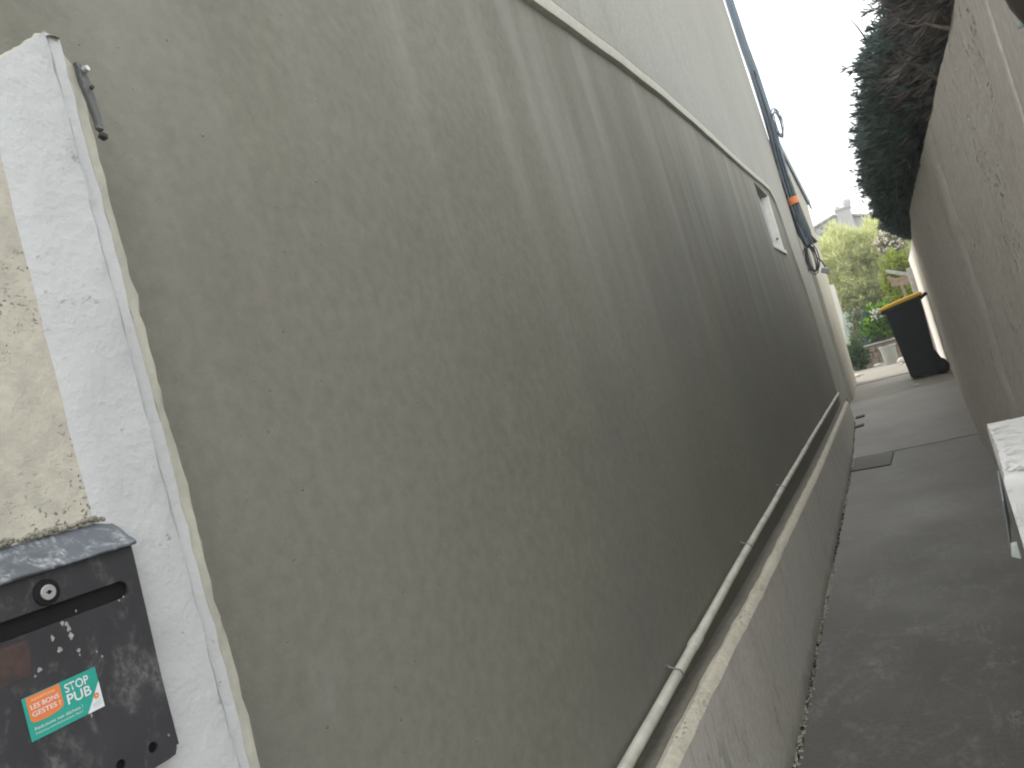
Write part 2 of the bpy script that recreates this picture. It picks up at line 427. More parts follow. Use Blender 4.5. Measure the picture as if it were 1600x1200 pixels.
slab(6.17, 8.78, M['path1'], dz=.004, seed=2, x0=lambda y: (Xp(y)+.010 if y < 7.72 else Xu(y)+.004))
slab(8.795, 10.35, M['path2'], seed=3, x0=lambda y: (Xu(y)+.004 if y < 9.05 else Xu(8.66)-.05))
slab(10.36, 13.6, M['yard'], seed=4, x0=lambda y: -1.6, x1=lambda y: Xr(y)+.0, dz=.006)
# street paving behind the camera
b = MB(); b.ubox((-8, -6, -1.03), (8, -.62, -.99)); b.build('pavement', M['path'], None, kind='structure')

# ------------------------------------------------------------------ the left house
house = thing('rendered_house', 'tall house side wall, grey brown render below beige render, left of the alley', 'house', (-.6, 4, -1))
# rendered wall with a small window opening
WY0, WY1, WZ0, WZ1 = 6.02, 6.80, .70, 1.20
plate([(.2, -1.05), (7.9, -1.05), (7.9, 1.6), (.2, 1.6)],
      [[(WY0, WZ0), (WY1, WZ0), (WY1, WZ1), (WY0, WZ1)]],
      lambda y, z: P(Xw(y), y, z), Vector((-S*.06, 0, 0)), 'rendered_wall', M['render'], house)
# bulk of the building behind; unseen top and near end cut back for skylight
b = MB(); q_ = [(.2, -1.05), (9.0, -1.05), (9.0, 1.22), (8.2, 3.83), (.2, 1.78)]
b.add([P(Xw(y)-.07, y, z) for y, z in q_]+[P(-4, y, z) for y, z in q_], [(0, 1, 2, 3, 4), (9, 8, 7, 6, 5)]+[(i, (i+1) % 5, 5+(i+1) % 5, 5+i) for i in range(5)])
b.build('wall_core', M['upper'], house)
# upper coat + corner strip, one thick coat with an uneven lower edge (unit coords y,z)
edge = [(.2, .84), (.4, .86), (1.1, .93), (1.8, .985), (2.15, 1.02), (2.6, 1.065), (3.2, 1.11), (4.0, 1.15), (5.1, 1.187), (6.0, 1.225), (6.6, 1.258), (6.98, 1.27), (7.2, 1.22), (7.34, 1.08), (7.40, .9), (7.48, .7), (7.62, .48), (7.72, .22), (7.78, -.1), (7.80, -.4), (7.80, -.62), (7.78, -1.02)]
fine_e = []
for (a, b_) in zip(edge[:-1], edge[1:]):
    L = math.hypot(b_[0]-a[0], b_[1]-a[1]); k = max(1, int(L/.09))
    for i in range(k):
        t = i/k; y = a[0]+(b_[0]-a[0])*t; z = a[1]+(b_[1]-a[1])*t
        q = .0022*wob(y*1.3+z*2.0, 1.0)
        fine_e.append((y+(q if y > 7 else 0), z+(q if y <= 7 else 0)))
fine_e.append(edge[-1])
def inner(i, w_):   # offset of the edge into the coat
    y, z = fine_e[i]; y0, z0 = fine_e[max(0, i-2)]; y1, z1 = fine_e[min(len(fine_e)-1, i+2)]
    t = Vector((y1-y0, z1-z0)).normalized(); nrm = Vector((-t.y, t.x))
    if nrm.y < 0 and y < 7: nrm = -nrm
    if y >= 7 and nrm.x < 0: nrm = -nrm
    return y+nrm.x*w_, z+nrm.y*w_
sl = MB(); vs = []; fs = []
for i in range(len(fine_e)):
    y, z = fine_e[i]; y2, z2 = inner(i, .050)
    ya, za = inner(i, .044); vs += [P(Xw(y)-.002, y, z), P(Xu(y)+.0008, *inner(i, .004)), P(Xu(ya)+.0010, ya, za), P(Xu(y2)-.001, y2, z2)]
for i in range(len(fine_e)-1):
    for k in range(3): fs.append((4*i+k, 4*i+k+1, 4*i+4+k+1, 4*i+4+k))
sl.add(vs, fs); sl.build('mortar_edge', M['band'], house, True)
# main face polygon of upper coat
loop = [inner(i, .050) for i in range(len(fine_e))]
cl = [loop[0]]
for p in loop[1:]:
    if math.hypot(p[0]-cl[-1][0], p[1]-cl[-1][1]) > .02: cl.append(p)
kq = next(i for i, p in enumerate(cl) if p[0] > 6.9)
up_loop = cl[:kq] + [(6.95, 2.0), (7.2, 1.75), (9.02, 1.22), (8.22, 3.85), (.2, 1.80)]
plate(up_loop, [], lambda y, z: P(Xu(y), y, z), Vector((-S*.03, 0, 0)), 'upper_wall', M['upper'], house)
q_loop = cl[kq-1:] + [(9.02, -1.02), (9.02, 1.22), (7.2, 1.75), (6.95, 2.0)]
plate(q_loop, [], lambda y, z: P(Xu(y), y, z), Vector((-S*.03, 0, 0)), 'corner_strip', M['upper'], house)
b = MB(); b.hexa([(-4.1, .05, 1.79), (Xu(.1)-.01, .05, 1.79), (Xu(8.3)-.01, 8.3, 3.875), (-4.1, 8.3, 3.875)], [(-4.1, .05, 1.85), (Xu(.1)-.01, .05, 1.85), (Xu(8.3)-.01, 8.3, 3.93), (-4.1, 8.3, 3.93)])  # invented pitch out of view, low at the near end to admit skylight
b.build('roof', M['roof'], house)
# plinth with irregular rounded ledge
lz = interp([-1.0, 1.1, 1.5, 2.1, 4.2, 6.7, 7.8], [-.59, -.597, -.603, -.625, -.668, -.685, -.69])
b = MB(); led = MB(); lin = MB(); N = 240
rows = []; Yend = 7.74
for j in range(N+1):
    y = .2 + (Yend-.2)*(j/N)
    q = .0022*wob(y, 1.9); q2 = .0026*wob(y, 3.1, 2)
    xo = Xp(y)
    rows.append([P(xo-.002, y, -1.06), P(xo+.002*wob(y, .6), y, -.82), P(xo+q*.6, y, lz(y)-.018+q2), P(xo-.008+q, y, lz(y)-.004+q2*.6),
                 P(xo-.018+q, y, lz(y)+q2*.5), P(xo-.030+q2, y, lz(y)-.005), P(xo-.050, y, lz(y)-.020), P(Xw(y)-.004, y, lz(y)-.022)])
def strip(mb, k0, k1):
    vs = []; fs = []; w_ = k1-k0+1
    for r in rows: vs += r[k0:k1+1]
    for j in range(N):
        for k in range(w_-1): fs.append((j*w_+k, j*w_+k+1, (j+1)*w_+k+1, (j+1)*w_+k))
    mb.add(vs, fs)
strip(b, 0, 2)
r = rows[-1]; b.add([r[0], r[1], r[2], P(Xw(Yend), Yend, -.70), P(Xw(Yend), Yend, -1.06)], [(0, 1, 2, 3, 4)])
b.build('plinth', M['plinth'], house, True)
strip(led, 2, 5); led.build('ledge', M['ledge'], house, True)
strip(lin, 5, 7); lin.build('ledge_gutter', M['ledge_in'], house, True)
b = MB(); b.ubox((-.585, 7.70, -.72), (-.568, 7.76, -.655)); b.build('brick_stub', simple('pink_brick', (.50, .30, .23), .15), house, bevel=.006)

# window in the opening
win = MB(); t = .012
win.hexa([(Xw(WY0)-.055, WY0, WZ0), (Xw(WY1)-.055, WY1, WZ0), (Xw(WY1)-.072, WY1, WZ0), (Xw(WY0)-.072, WY0, WZ0)],
         [(Xw(WY0)-.055, WY0, WZ1), (Xw(WY1)-.055, WY1, WZ1), (Xw(WY1)-.072, WY1, WZ1), (Xw(WY0)-.072, WY0, WZ1)])
wroot = win.build('window', M['greyplastic'], house)
M['sill'] = simple('pale_window_mortar', (.80, .795, .72), .08, 12, .8, .002)
b = MB(); b.hexa([(Xw(6.8)-.055, 6.745, WZ0+.025), (Xw(6.8)+.004, 6.765, WZ0+.025), (Xw(6.8)+.004, 6.80, WZ0+.025), (Xw(6.8)-.055, 6.80, WZ0+.025)],
                 [(Xw(6.8)-.055, 6.745, WZ1), (Xw(6.8)+.004, 6.765, WZ1), (Xw(6.8)+.004, 6.80, WZ1), (Xw(6.8)-.055, 6.80, WZ1)])
b.build('reveal', M['sill'], wroot, bevel=.006)
b = MB(); b.ubox((Xw(6.4)-.05, WY0+.02, WZ0-.012), (Xw(6.4)+.012, WY1+.01, WZ0+.024)); b.build('sill', M['sill'], wroot, bevel=.006)
b = MB(); b.tube([P(Xw(6.8)-.02, 6.755, .83), P(Xw(6.8)-.02, 6.742, .83)], .012, 10); b.build('knob', M['brown'], wroot)

# conduit pipe along the ledge
pipe = thing('conduit_pipe', 'long off-white pipe clipped to the wall just above the plinth ledge', 'pipe', (-.58, 1.1, -.58))
pz = interp([-1.5, 1.1, 2.2, 5, 7.75], [-.575, -.580, -.573, -.583, -.602])
cuts = [.22, 1.62, 4.2, 7.70]
for a, c in zip(cuts[:-1], cuts[1:]):
    b = MB(); b.tube([P(Xw(y)+.018+.001*wob(y, .5), y, pz(y)+.001*wob(y, .7, 3)) for y in np.linspace(a, c, 24)], .0155, 14)
    b.build('tube', M['pipe'], pipe, True)
for y in (1.62, 4.2):
    b = MB(); b.tube([P(Xw(y)+.018, y-.02, pz(y)), P(Xw(y)+.018, y+.03, pz(y))], .0185, 14); b.build('coupling', M['pipe'], pipe, True, .002)
for y in (.6, 1.455, 2.36, 3.25, 4.4, 5.6, 6.8):
    b = MB(); cx = Xw(y)+.018; pts = []
    for k in range(9):
        a = math.radians(-100+25*k); pts.append(P(cx+.0135*math.cos(a), y, pz(y)+.0135*math.sin(a)))
    pts.append(P(Xw(y)+.002, y, pz(y)+.020))
    b.tube(pts, .0024, 6); b.tube([P(Xw(y)-.002, y, pz(y)+.020), P(Xw(y)+.006, y, pz(y)+.020)], .005, 8)
    b.build('clip', M['zinc'], pipe, True)

# ------------------------------------------------------------------ lean-to beyond the corner
an = thing('lean_to', 'lower lean-to wall past the house corner with sloping slate grey verge', 'outbuilding', (-.7, 10, -.85))
b = MB(); y0, y1 = 9.03, 10.75
Xa = lambda y: -.508-.0125*y
b.hexa([(Xa(y0), y0, -.95), (Xa(y1), y1, -.95), (-1.6, y1, -.95), (-1.6, y0, -.95)], [(Xa(y0)+.02, y0, 2.11), (Xa(y1)+.06, y1, 1.62), (-1.6, y1, 1.62), (-1.6, y0, 2.11)])
b.build('wall', M['quoin'], an)
b = MB(); b.hexa([(-1.65, 9.04, 2.13), (-.585, 9.04, 2.13), (-.555, 10.9, 1.63), (-1.65, 10.9, 1.63)], [(-1.65, 9.04, 2.18), (-.585, 9.04, 2.18), (-.555, 10.9, 1.68), (-1.65, 10.9, 1.68)])
b.build('roof', M['gutter'], an)
b = MB(); b.hexa([(-.600, 9.04, 2.06), (-.580, 9.04, 2.06), (-.55, 10.91, 1.56), (-.568, 10.91, 1.56)], [(-.600, 9.04, 2.19), (-.580, 9.04, 2.19), (-.55, 10.91, 1.69), (-.568, 10.91, 1.69)])
b.build('verge_board', M['gutter'], an, bevel=.004)

# ------------------------------------------------------------------ cable duct on the corner
du = thing('cable_duct', 'blue grey cable duct running up the far corner of the house', 'duct', (-.58, 9.1, .9))
k9 = 8.72/8.3
def c9(x, z, y=8.72): return P(x*k9, y, z*k9)
b = MB(); rng = random.Random(3)
cent = [(-.585, 4.0), (-.592, 3.5), (-.583, 3.0), (-.568, 2.7), (-.564, 2.3), (-.566, 2.0), (-.572, 1.75), (-.572, 1.5), (-.570, 1.3), (-.565, 1.15), (-.553, 1.0), (-.540, .86)]
b.tube([c9(x, z) for x, z in cent[:9]], [.060, .062, .064, .068, .072, .070, .066, .060, .055], 14)
b.build('duct_body', M['duct'], du, True)
b = MB(); b.tube([c9(x, z) for x, z in cent[6:]], [.040, .072, .084, .094, .098, .07], 12); b.build('cable_bundle', M['cable2'], du, True)
for k in range(6):
    b = MB(); off = rng.uniform(-.03, .03)
    b.tube([c9(x+off*1.1+.006*math.sin(z*3+k), z, 8.66+rng.uniform(-.01, .01)) for x, z in cent[3:]], .008+.003*rng.random(), 6)
    b.build('cable', M['cable'] if k % 2 else M['duct'], du, True)
b = MB(); b.tube([c9(-.610, 1.655), c9(-.556, 1.655)], .030, 12); b.tube([c9(-.612, 1.655), c9(-.606, 1.655)], .045, 12); b.build('bracket', M['greyplastic'], du, True, .003)
b = MB(); b.tube([c9(-.566, 1.36, 8.68), c9(-.560, 1.29, 8.68)], .078, 12); b.build('tape_band', M['tape'], du, True)
b = MB(); b.tube([c9(-.622, 1.55), c9(-.628, 1.36), c9(-.60, 1.25, 8.66), c9(-.585, 1.1, 8.64)], .008, 6); b.build('cable', M['cable'], du, True)
b = MB(); b.tube([c9(-.555, .86), c9(-.50, .93), c9(-.475, .86)], [.02, .045, .03], 10); b.build('end_cap', M['cable'], du, True)

def coil(name, label, cx, cz, rx, rz, loops, mat, seed, y=8.68):
    rng = random.Random(seed); t = thing(name, label, 'cable', (cx*k9, y, (cz-rz)*k9), 'coils of spare cable on the house corner')
    for k in range(loops):
        b = MB(); ax = rx*rng.uniform(.45, 1.25); az = rz*rng.uniform(.86, 1.06); ph = rng.uniform(0, 6); dx = rng.uniform(-.014, .014); dz = rng.uniform(-.02, .02)
        pts = [c9(cx+dx+ax*math.cos(a), cz+dz+az*math.sin(a), y+.03*math.sin(a+ph)+rng.uniform(-.01, .01)) for a in np.linspace(0, 2*math.pi, 26)]
        b.tube(pts, .0062, 6, False); b.build('loop', mat, t, True)
    return t
coil('cable_coil', 'coil of thin grey cable sticking out from the upper duct against the sky', -.485, 2.12, .045, .14, 7, M['duct'], 4)
coil('cable_coil', 'hanging coil of black cable at the bottom end of the duct', -.555, .72, .062, .14, 11, M['cable'], 8)
j = thing('cable_plug', 'grey cable connector dangling below the black cable coil', 'connector', (-.5, 8.6, .53))
b = MB(); b.tube([c9(-.505, .82, 8.63), c9(-.50, .70, 8.60), c9(-.47, .66, 8.60), c9(-.455, .59, 8.60)], .010, 6); b.build('lead', M['cable'], j, True)
b = MB(); b.box(Vector((-.055, -.04, -.04)), Vector((.055, .04, .04)), Matrix.Translation(c9(-.462, .555, 8.60)) @ Matrix.Rotation(.5, 4, 'Y')); b.build('plug_body', M['greymetal'], j, bevel=.012)

# ------------------------------------------------------------------ near left: cream wall, white pier, mailbox
cw = thing('garden_wall', 'rough cream roadside wall at the left edge, holding the mailbox', 'wall', (-.53, .1, -1))
b = MB(); N = 60; vs = []; fs = []
ZZ = np.linspace(-1.03, .30, 61)
YY = np.linspace(-.9, .334, 61)
for jz, z in enumerate(ZZ):
    for iy, y in enumerate(YY):
        vs.append(P(-.5+.0005*wob(y*5+z*2, 1.3)+.0004*wob(z*6-y*3, 1.9, 1), y, z))
w_ = len(YY)
for a in range(len(ZZ)-1):
    for c in range(w_-1): fs.append((a*w_+c, a*w_+c+1, (a+1)*w_+c+1, (a+1)*w_+c))
b.add(vs, fs)
b.add([P(-.5, -.9, .30), P(-.5, .334, .30), P(-.553, .334, .30), P(-.553, -.9, .30), P(-.5, -.9, -1.03), P(-.553, -.9, -1.03)], [(0, 1, 2, 3), (0, 3, 5, 4)])
b.build('face', M['cream'], cw, True)

pier = thing('gate_pier', 'tall white limewashed gate pier with chipped stepped edge beside the mailbox', 'pier', (-.52, .37, -1))
def profile_pier(poly, zt, name, mat, seed, nz=90, amp=.0009):
    """poly: (x,y) outline of the pier in plan; zt(x,y)->top height"""
    b = MB(); vs = []; fs = []; n = len(poly)
    for k in range(nz+1):
        t = k/nz
        for i, (x, y) in enumerate(poly):
            z = -1.03+(zt(x, y)+1.03)*t
            a = amp*wob(z*4+i*1.7, 1.3, seed+i) + amp*.8*wob(z*11, 2.1, seed+i*2)
            vs.append(P(x+a*.6, y+a, z))
    for k in range(nz):
        for i in range(n-1): fs.append((k*n+i, k*n+i+1, (k+1)*n+i+1, (k+1)*n+i))
    fs.append(tuple(nz*n+i for i in range(n)))
    b.add(vs, fs); return b.build(name, mat, pier, True)
zt1 = lambda y: .385-max(0, (.392-y))*.86
profile_pier([(-.553, .326), (-.5045, .326), (-.4992, .332), (-.497, .339), (-.4955, .345), (-.495, .355), (-.4945, .372), (-.4945, .3862), (-.4960, .3882), (-.5035, .3888), (-.556, .3889)], lambda x, y: zt1(y) - (.018 if y < .345 else 0), 'shaft', M['white'], 1)
profile_pier([(-.556, .3893), (-.5035, .3893), (-.5015, .3900), (-.4992, .3910), (-.4990, .4012), (-.5030, .4028), (-.556, .4030)], lambda x, y: .384-(y-.3885)*.3, 'rebate', M['white'], 2)
profile_pier([(-.556, .4032), (-.5055, .4032), (-.5040, .4042), (-.5045, .4125), (-.508, .416), (-.556, .416)], lambda x, y: .376-(y-.403)*1.2, 'edge_strip', M['band'], 3, amp=.0016)
# rough broken mortar on the head of the pier
b = MB(); rng = random.Random(5); NX, NY = 8, 22; vs = []; fs = []
for i in range(NX+1):
    for k in range(NY+1):
        x = -.556+.060*i/NX; y = .327+.073*k/NY
        rim = min(i/1.5, (NX-i)/1.5, k/1.5, (NY-k)/1.5, 1)
        vs.append(P(x, y, min(zt1(y), .384)-.004+(.006+rng.uniform(-.002, .003))*max(0, rim)))
for i in range(NX):
    for k in range(NY): fs.append((i*(NY+1)+k, i*(NY+1)+k+1, (i+1)*(NY+1)+k+1, (i+1)*(NY+1)+k))
b.add(vs, fs); b.build('mortar_cap', M['band'], pier, False)
# metal strike plate of the gate on the pier edge
hg = thing('hinge_plate', 'bent grey metal plate fixed near the top edge of the tall white pier', 'hinge', (-.505, .418, .31))
b = MB(); vs = []; fs = []
prof = [(.366, .4165, .001), (.362, .4185, .004), (.352, .4205, .0055), (.340, .421, .005), (.328, .4215, .0045), (.318, .422, .004), (.312, .421, .001)]
for z, y, t in prof: w2 = .0045+.0045*min(1, (.372-z)/.02)*min(1, (z-.300)/.05); vs += [P(-.504, y-w2, z), P(-.5005+t*.1, y-w2+.001, z+.001), P(-.4995, y-.0005, z-.001), P(-.506, y+.001, z-.002)]
for i in range(len(prof)-1):
    for k in range(4): fs.append((i*4+k, i*4+(k+1) % 4, i*4+4+(k+1) % 4, i*4+4+k))
fs += [(0, 1, 2, 3), tuple(len(vs)-4+k for k in range(4))]
b.add(vs, fs); b.build('plate', mat_scuffed('weathered_hinge_metal', (.115, .12, .115), (.48, .49, .47), .8, .5, .2, 2, 1.4), hg, True, .0008)
b = MB(); b.tube([P(-.4975, .4165, .344), P(-.4945, .4165, .344)], .0022, 10); b.build('screw', M['iron'], hg)
b = MB(); b.tube([P(-.497, .415, .359), P(-.4935, .4155, .359)], [.0042, .003], 10); b.build('bolt_head', M['chrome'], hg, True)
b = MB(); b.hexa([(-.503, .415, .3045), (-.498, .415, .305), (-.4985, .4215, .303), (-.5045, .4215, .303)], [(-.503, .417, .3085), (-.498, .417, .3085), (-.4985, .4225, .307), (-.5045, .4225, .307)]); b.build('tab', M['iron'], hg, bevel=.001)

mb = thing('mailbox', 'charcoal metal mailbox set in the cream wall, scuffed lid and teal sticker', 'mailbox', (-.49, .23, -.155))
fx = -.483
out = [(.118, -.150), (.120, -.153), (.3295, -.153), (.3345, -.1525), (.3365, -.149), (.3375, -.140), (.3412, -.020), (.3412, -.0105), (.118, -.0105)]
def stadium(y0, y1, z0, z1, n=10):
    r = (z1-z0)/2; zc = (z0+z1)/2
    return [(y1-r+r*math.cos(a), zc+r*math.sin(a)) for a in np.linspace(-math.pi/2, math.pi/2, n)] + [(y0+r+r*math.cos(a), zc+r*math.sin(a)) for a in np.linspace(math.pi/2, 3*math.pi/2, n)]
def circ(y, z, r, n=14): return [(y+r*math.cos(a), z+r*math.sin(a)) for a in np.linspace(0, 2*math.pi, n, endpoint=False)]
vent = [(.3205-.0228*k, -.1405+.0006*k) for k in range(8)]
holes = [stadium(.135, .3315, -.0432, -.0320)] + [circ(y, z, .0034) for y, z in vent]
plate(out, holes, lambda y, z: P(fx, y, z), Vector((-S*.0022, 0, 0)), 'front_plate', M['mail'], mb, bevel=.0009)
b = MB(); b.ubox((-.4995, .124, -.150), (-.4862, .334, -.012)); b.build('inner_box', M['black'], mb)
b = MB(); b.ubox((-.5005, .1190, -.1515), (-.4853, .1205, -.0110)); b.ubox((-.5005, .3385, -.1480), (-.4853, .3402, -.0110)); b.ubox((-.5005, .1210, -.1525), (-.4853, .3340, -.1508)); b.build('side_frame', M['mail'], mb)
# lid: sloping cover with a folded lip
b = MB()
pr = [(-.503, .0098), (-.500, .0095), (-.4925, .0025), (-.4855, -.0045), (-.4795, -.0085), (-.4785, -.0105), (-.4795, -.0118), (-.4815, -.0100), (-.503, -.0085)]
ny = 30; vs = []; fs = []
for k in range(ny+1):
    t = k/ny
    for i, (x, z) in enumerate(pr):
        yr = .3400 if i in (0, 1) else .3428
        y = .115+(yr-.115)*t
        dz = .0007*wob(y*12, 1.1, i*.3) if 1 < i < 6 else 0
        vs.append(P(x, y, z+dz))
n = len(pr)
for k in range(ny):
    for i in range(n): fs.append((k*n+i, k*n+(i+1) % n, (k+1)*n+(i+1) % n, (k+1)*n+i))
fs += [tuple(range(n)), tuple(ny*n+i for i in range(n))[::-1]]
b.add(vs, fs); b.build('lid', M['lid'], mb, True, .0008)
# dried mortar blobs where the lid meets the wall
b = MB(); rng = random.Random(2)
for k in range(170):
    y = rng.uniform(.20, .343); r = rng.uniform(.0006, .0022)
    c = P(-.4985, y, .0112+rng.uniform(-.001, .002)); n = 6
    b.tube([c+Vector((-r, 0, 0)), c+Vector((r*.3, 0, r*.2)), c+Vector((r, r*rng.uniform(-1, 1), 0))], [r*1.2, r*1.3, r*.4], n)
b.build('mortar_bead', plaster('grey_mortar', (.20, .19, .16), (.32, .30, .25), 30, 200, .001), mb, True)
# lock
lk = MB(); lk.tube([P(fx, .2795, -.0238), P(fx+.0012, .2795, -.0238), P(fx+.0016, .2795, -.0238)], [.0115, .0112, .0095], 24)
lk = lk.build('lock', M['black'], mb, True)
b = MB(); b.tube([P(fx+.0012, .2798, -.0240), P(fx+.0024, .2798, -.0240)], .0066, 24); b.build('lock_face', M['chrome'], lk, False, .0006)
b = MB(); b.tube([P(fx+.0024, .2800, -.0240), P(fx+.00255, .2800, -.0240)], .0018, 12); b.box(P(fx+.0024, .2782, -.0243), P(fx+.0025, .2818, -.0236)); b.build('keyhole', M['black'], lk)
# white paint drips and rust on the front plate
b = MB(); rng = random.Random(9)
for (y, z, h) in [(.2872, -.0490, .003), (.2874, -.054, .0035), (.2898, -.0640, .0015), (.2898, -.0668, .001), (.3030, -.0730, .001), (.2842, -.0448, .002), (.2868, -.0460, .002), (.2942, -.0405, .001), (.2765, -.0510, .003), (.2790, -.0590, .0025), (.2620, -.0680, .0008), (.2650, -.0655, .002), (.2876, -.1036, .0018), (.3330, -.1387, .0012), (.3005, -.0690, .0008), (.3265, -.0425, .0008), (.3230, -.0438, .0007)]:
    n_ = 9; ph = rng.uniform(0, 6); w_ = .0004+.0003*rng.random(); hh = h*.55+.0003
    if -.066 < z < -.0435 and y < .3: w_ *= 2.2
    b.add([P(fx+.00025, y, z)]+[P(fx+.0001, y+w_*math.cos(a)*(1+.4*math.sin(3*a+ph)), z+hh*math.sin(a)*(1+.3*math.cos(4*a+ph))) for a in np.linspace(0, 2*math.pi, n_, endpoint=False)], [(0, 1+i, 1+(i+1) % n_) for i in range(n_)])
b.build('paint_drips', M['drip'], mb, True, kind='stuff')
rs = NT('rust_smear')
rc = rs.mix(rs.ramp(rs.noise(24, 6, .7), [(.35, 0.), (.65, 1.)]), (.040, .038, .040), (.105, .060, .045)); M['rust'] = rs.done(rc, .7, rs.bump(rs.noise(90, 4), .0006))
pl = [(.235, -.046), (.2600, -.0462), (.2628, -.047), (.2618, -.058), (.2600, -.066), (.248, -.0665), (.235, -.068)]
plate(pl, [], lambda y, z: P(fx+.0002, y, z), Vector((-S*.0003, 0, 0)), 'rust_patch', M['rust'], mb)

# sticker
def uv(y, z, k=0): return P(fx+.0006+.00012*k, y, z)
st = MB(); Y0, Y1, Z0, Z1 = .2515, .2965, -.1020, -.0772
st.add([uv(Y0, Z0), uv(Y1, Z0), uv(Y1, Z1), uv(Y0, Z1), P(fx+.0001, Y0, Z0), P(fx+.0001, Y1, Z0), P(fx+.0001, Y1, Z1), P(fx+.0001, Y0, Z1)],
       [(0, 1, 2, 3), (0, 4, 5, 1), (1, 5, 6, 2), (2, 6, 7, 3), (3, 7, 4, 0)])
st = st.build('sticker', M['teal'], mb)
def flat(loop, k, name, mat):
    b = MB(); b.add([uv(y, z, k) for y, z in loop], [tuple(range(len(loop)))]); return b.build(name, mat, st)
flat([(.2535, -.0776), (.2733, -.0776), (.2733, -.0893), (.2722, -.0910), (.2690, -.0921), (.2630, -.0929), (.2570, -.0927), (.2545, -.0921), (.2535, -.0905)], 1, 'orange_field', M['orange'])
flat([(.2855, -.1020), (.2965, -.1020), (.2965, -.0860)], 1, 'white_corner', M['stickwhite'])
flat(circ(.2930, -.0938, .00175, 20), 2, 'emblem', M['orange'])
flat(circ(.2930, -.0938, .00045, 10), 3, 'emblem_dot', M['stickwhite'])
def text(s, y, z, h, width, mat, k=2, bold=0):
    cu = bpy.data.curves.new('txt', 'FONT'); cu.body = s; cu.size = 1.0; cu.offset = bold; cu.fill_mode = 'FRONT'
    o = bpy.data.objects.new('txt', cu); C.objects.link(o); bpy.context.view_layer.update()
    dg = bpy.context.evaluated_depsgraph_get(); me = bpy.data.meshes.new_from_object(o.evaluated_get(dg))
    bpy.data.objects.remove(o)
    co = np.array([v.co[:] for v in me.vertices])
    x0, x1 = co[:, 0].min(), co[:, 0].max()
    capcu = .70
    o0 = origin(st)
    for v in me.vertices:
        yy = y+(v.co.x-x0)/(x1-x0)*width; zz = z+v.co.y/capcu*h
        v.co = uv(yy, zz, k)-o0
    me.materials.clear(); me.materials.append(mat)
    o = bpy.data.objects.new('lettering', me); link(o, st); return o
text('STOP', .2757, -.0845, .0050, .0150, M['stickwhite'], bold=.012)
text('PUB', .2757, -.0915, .0058, .0150, M['stickwhite'], bold=.012)
text('ADOPTONS', .2560, -.0806, .0013, .0140, M['peach'])
text('LES BONS', .2550, -.0850, .0027, .0166, M['stickwhite'], bold=.008)
text('GESTES !', .2550, -.0892, .0027, .0166, M['stickwhite'], bold=.008)
text('Réduisons nos déchets !', .2545, -.0968, .0018, .0290, M['stickwhite'], bold=0)
text('Préservons notre environnement. Merci !', .2545, -.0992, .0011, .0285, M['stickwhite'])
text('TRI ET', .2925, -.0970, .0006, .0028, M['greyprint']); text('COMPOST', .2897, -.0984, .0007, .0052, M['greyprint']); text('DECHETS', .2897, -.0996, .0007, .0052, M['greyprint'])

# ------------------------------------------------------------------ right boundary wall
wtop = interp([-1, 1.9, 9.9], [.56, .56, .66])
rw = thing('boundary_wall', 'long pinkish grey rendered boundary wall on the right of the alley under the hedge', 'wall', (.35, 5, -1))
b = MB(); vs = []; fs = []; YY = list(np.linspace(1.66, 9.9, 130)); NZ = 24
def xr(y, z): return Xr(y)+.0022*wob(y*.9+z*1.4, 1.1)+.0012*wob(z*5-y*2, 1.7, 2)
for y in YY:
    for k in range(NZ+1):
        z = -1.05+(wtop(y)+1.05)*k/NZ; vs.append(P(xr(y, z), y, z+(.004*wob(y, 1.2) if k == NZ else 0)))
w_ = NZ+1
for j in range(len(YY)-1):
    for k in range(NZ): fs.append((j*w_+k, (j+1)*w_+k, (j+1)*w_+k+1, j*w_+k+1))
b.add(vs, fs)
for (ya, yb) in zip(YY[:-1], YY[1:]):
    b.add([P(xr(ya, 5), ya, wtop(ya)+.004*wob(ya, 1.2)), P(xr(yb, 5), yb, wtop(yb)+.004*wob(yb, 1.2)), P(Xr(yb)+.14, yb, wtop(yb)), P(Xr(ya)+.14, ya, wtop(ya)), P(Xr(yb)+.14, yb, -1.05), P(Xr(ya)+.14, ya, -1.05)], [(0, 1, 2, 3), (3, 2, 4, 5)])
ye = 9.9; k0 = (len(YY)-1)*w_
b.add([vs[k0+k] for k in range(w_)] + [P(Xr(ye)+.14, ye, wtop(ye)), P(Xr(ye)+.14, ye, -1.05)], [tuple(range(w_+2))])
b.add([vs[k] for k in range(w_)] + [P(.41, 1.66, .56), P(.41, 1.66, -1.05)], [tuple(range(w_+2))])
b.build('wall', M['right'], rw, True)
# smoother mortar band (vertical patched chase), slightly proud with ragged sides
b = MB(); vs = []; fs = []; n = 80
for k in range(n+1):
    z = -1.0+(wtop(3.2)+.99)*k/n; a = 3.05+.03*wob(z*2, 1.2); c = 3.31+.03*wob(z*2.2, 1.4, 3)
    vs += [P(xr(a, z)+.003, a-.006, z), P(xr(a, z)-.0035, a+.012, z), P(xr(c, z)-.0035, c-.012, z), P(xr(c, z)+.003, c+.006, z)]
for k in range(n):
    for i in range(3): fs.append((k*4+i, k*4+i+1, k*4+5+i, k*4+4+i))
b.add(vs, fs); b.build('mortar_band', M['patch'], rw, True)
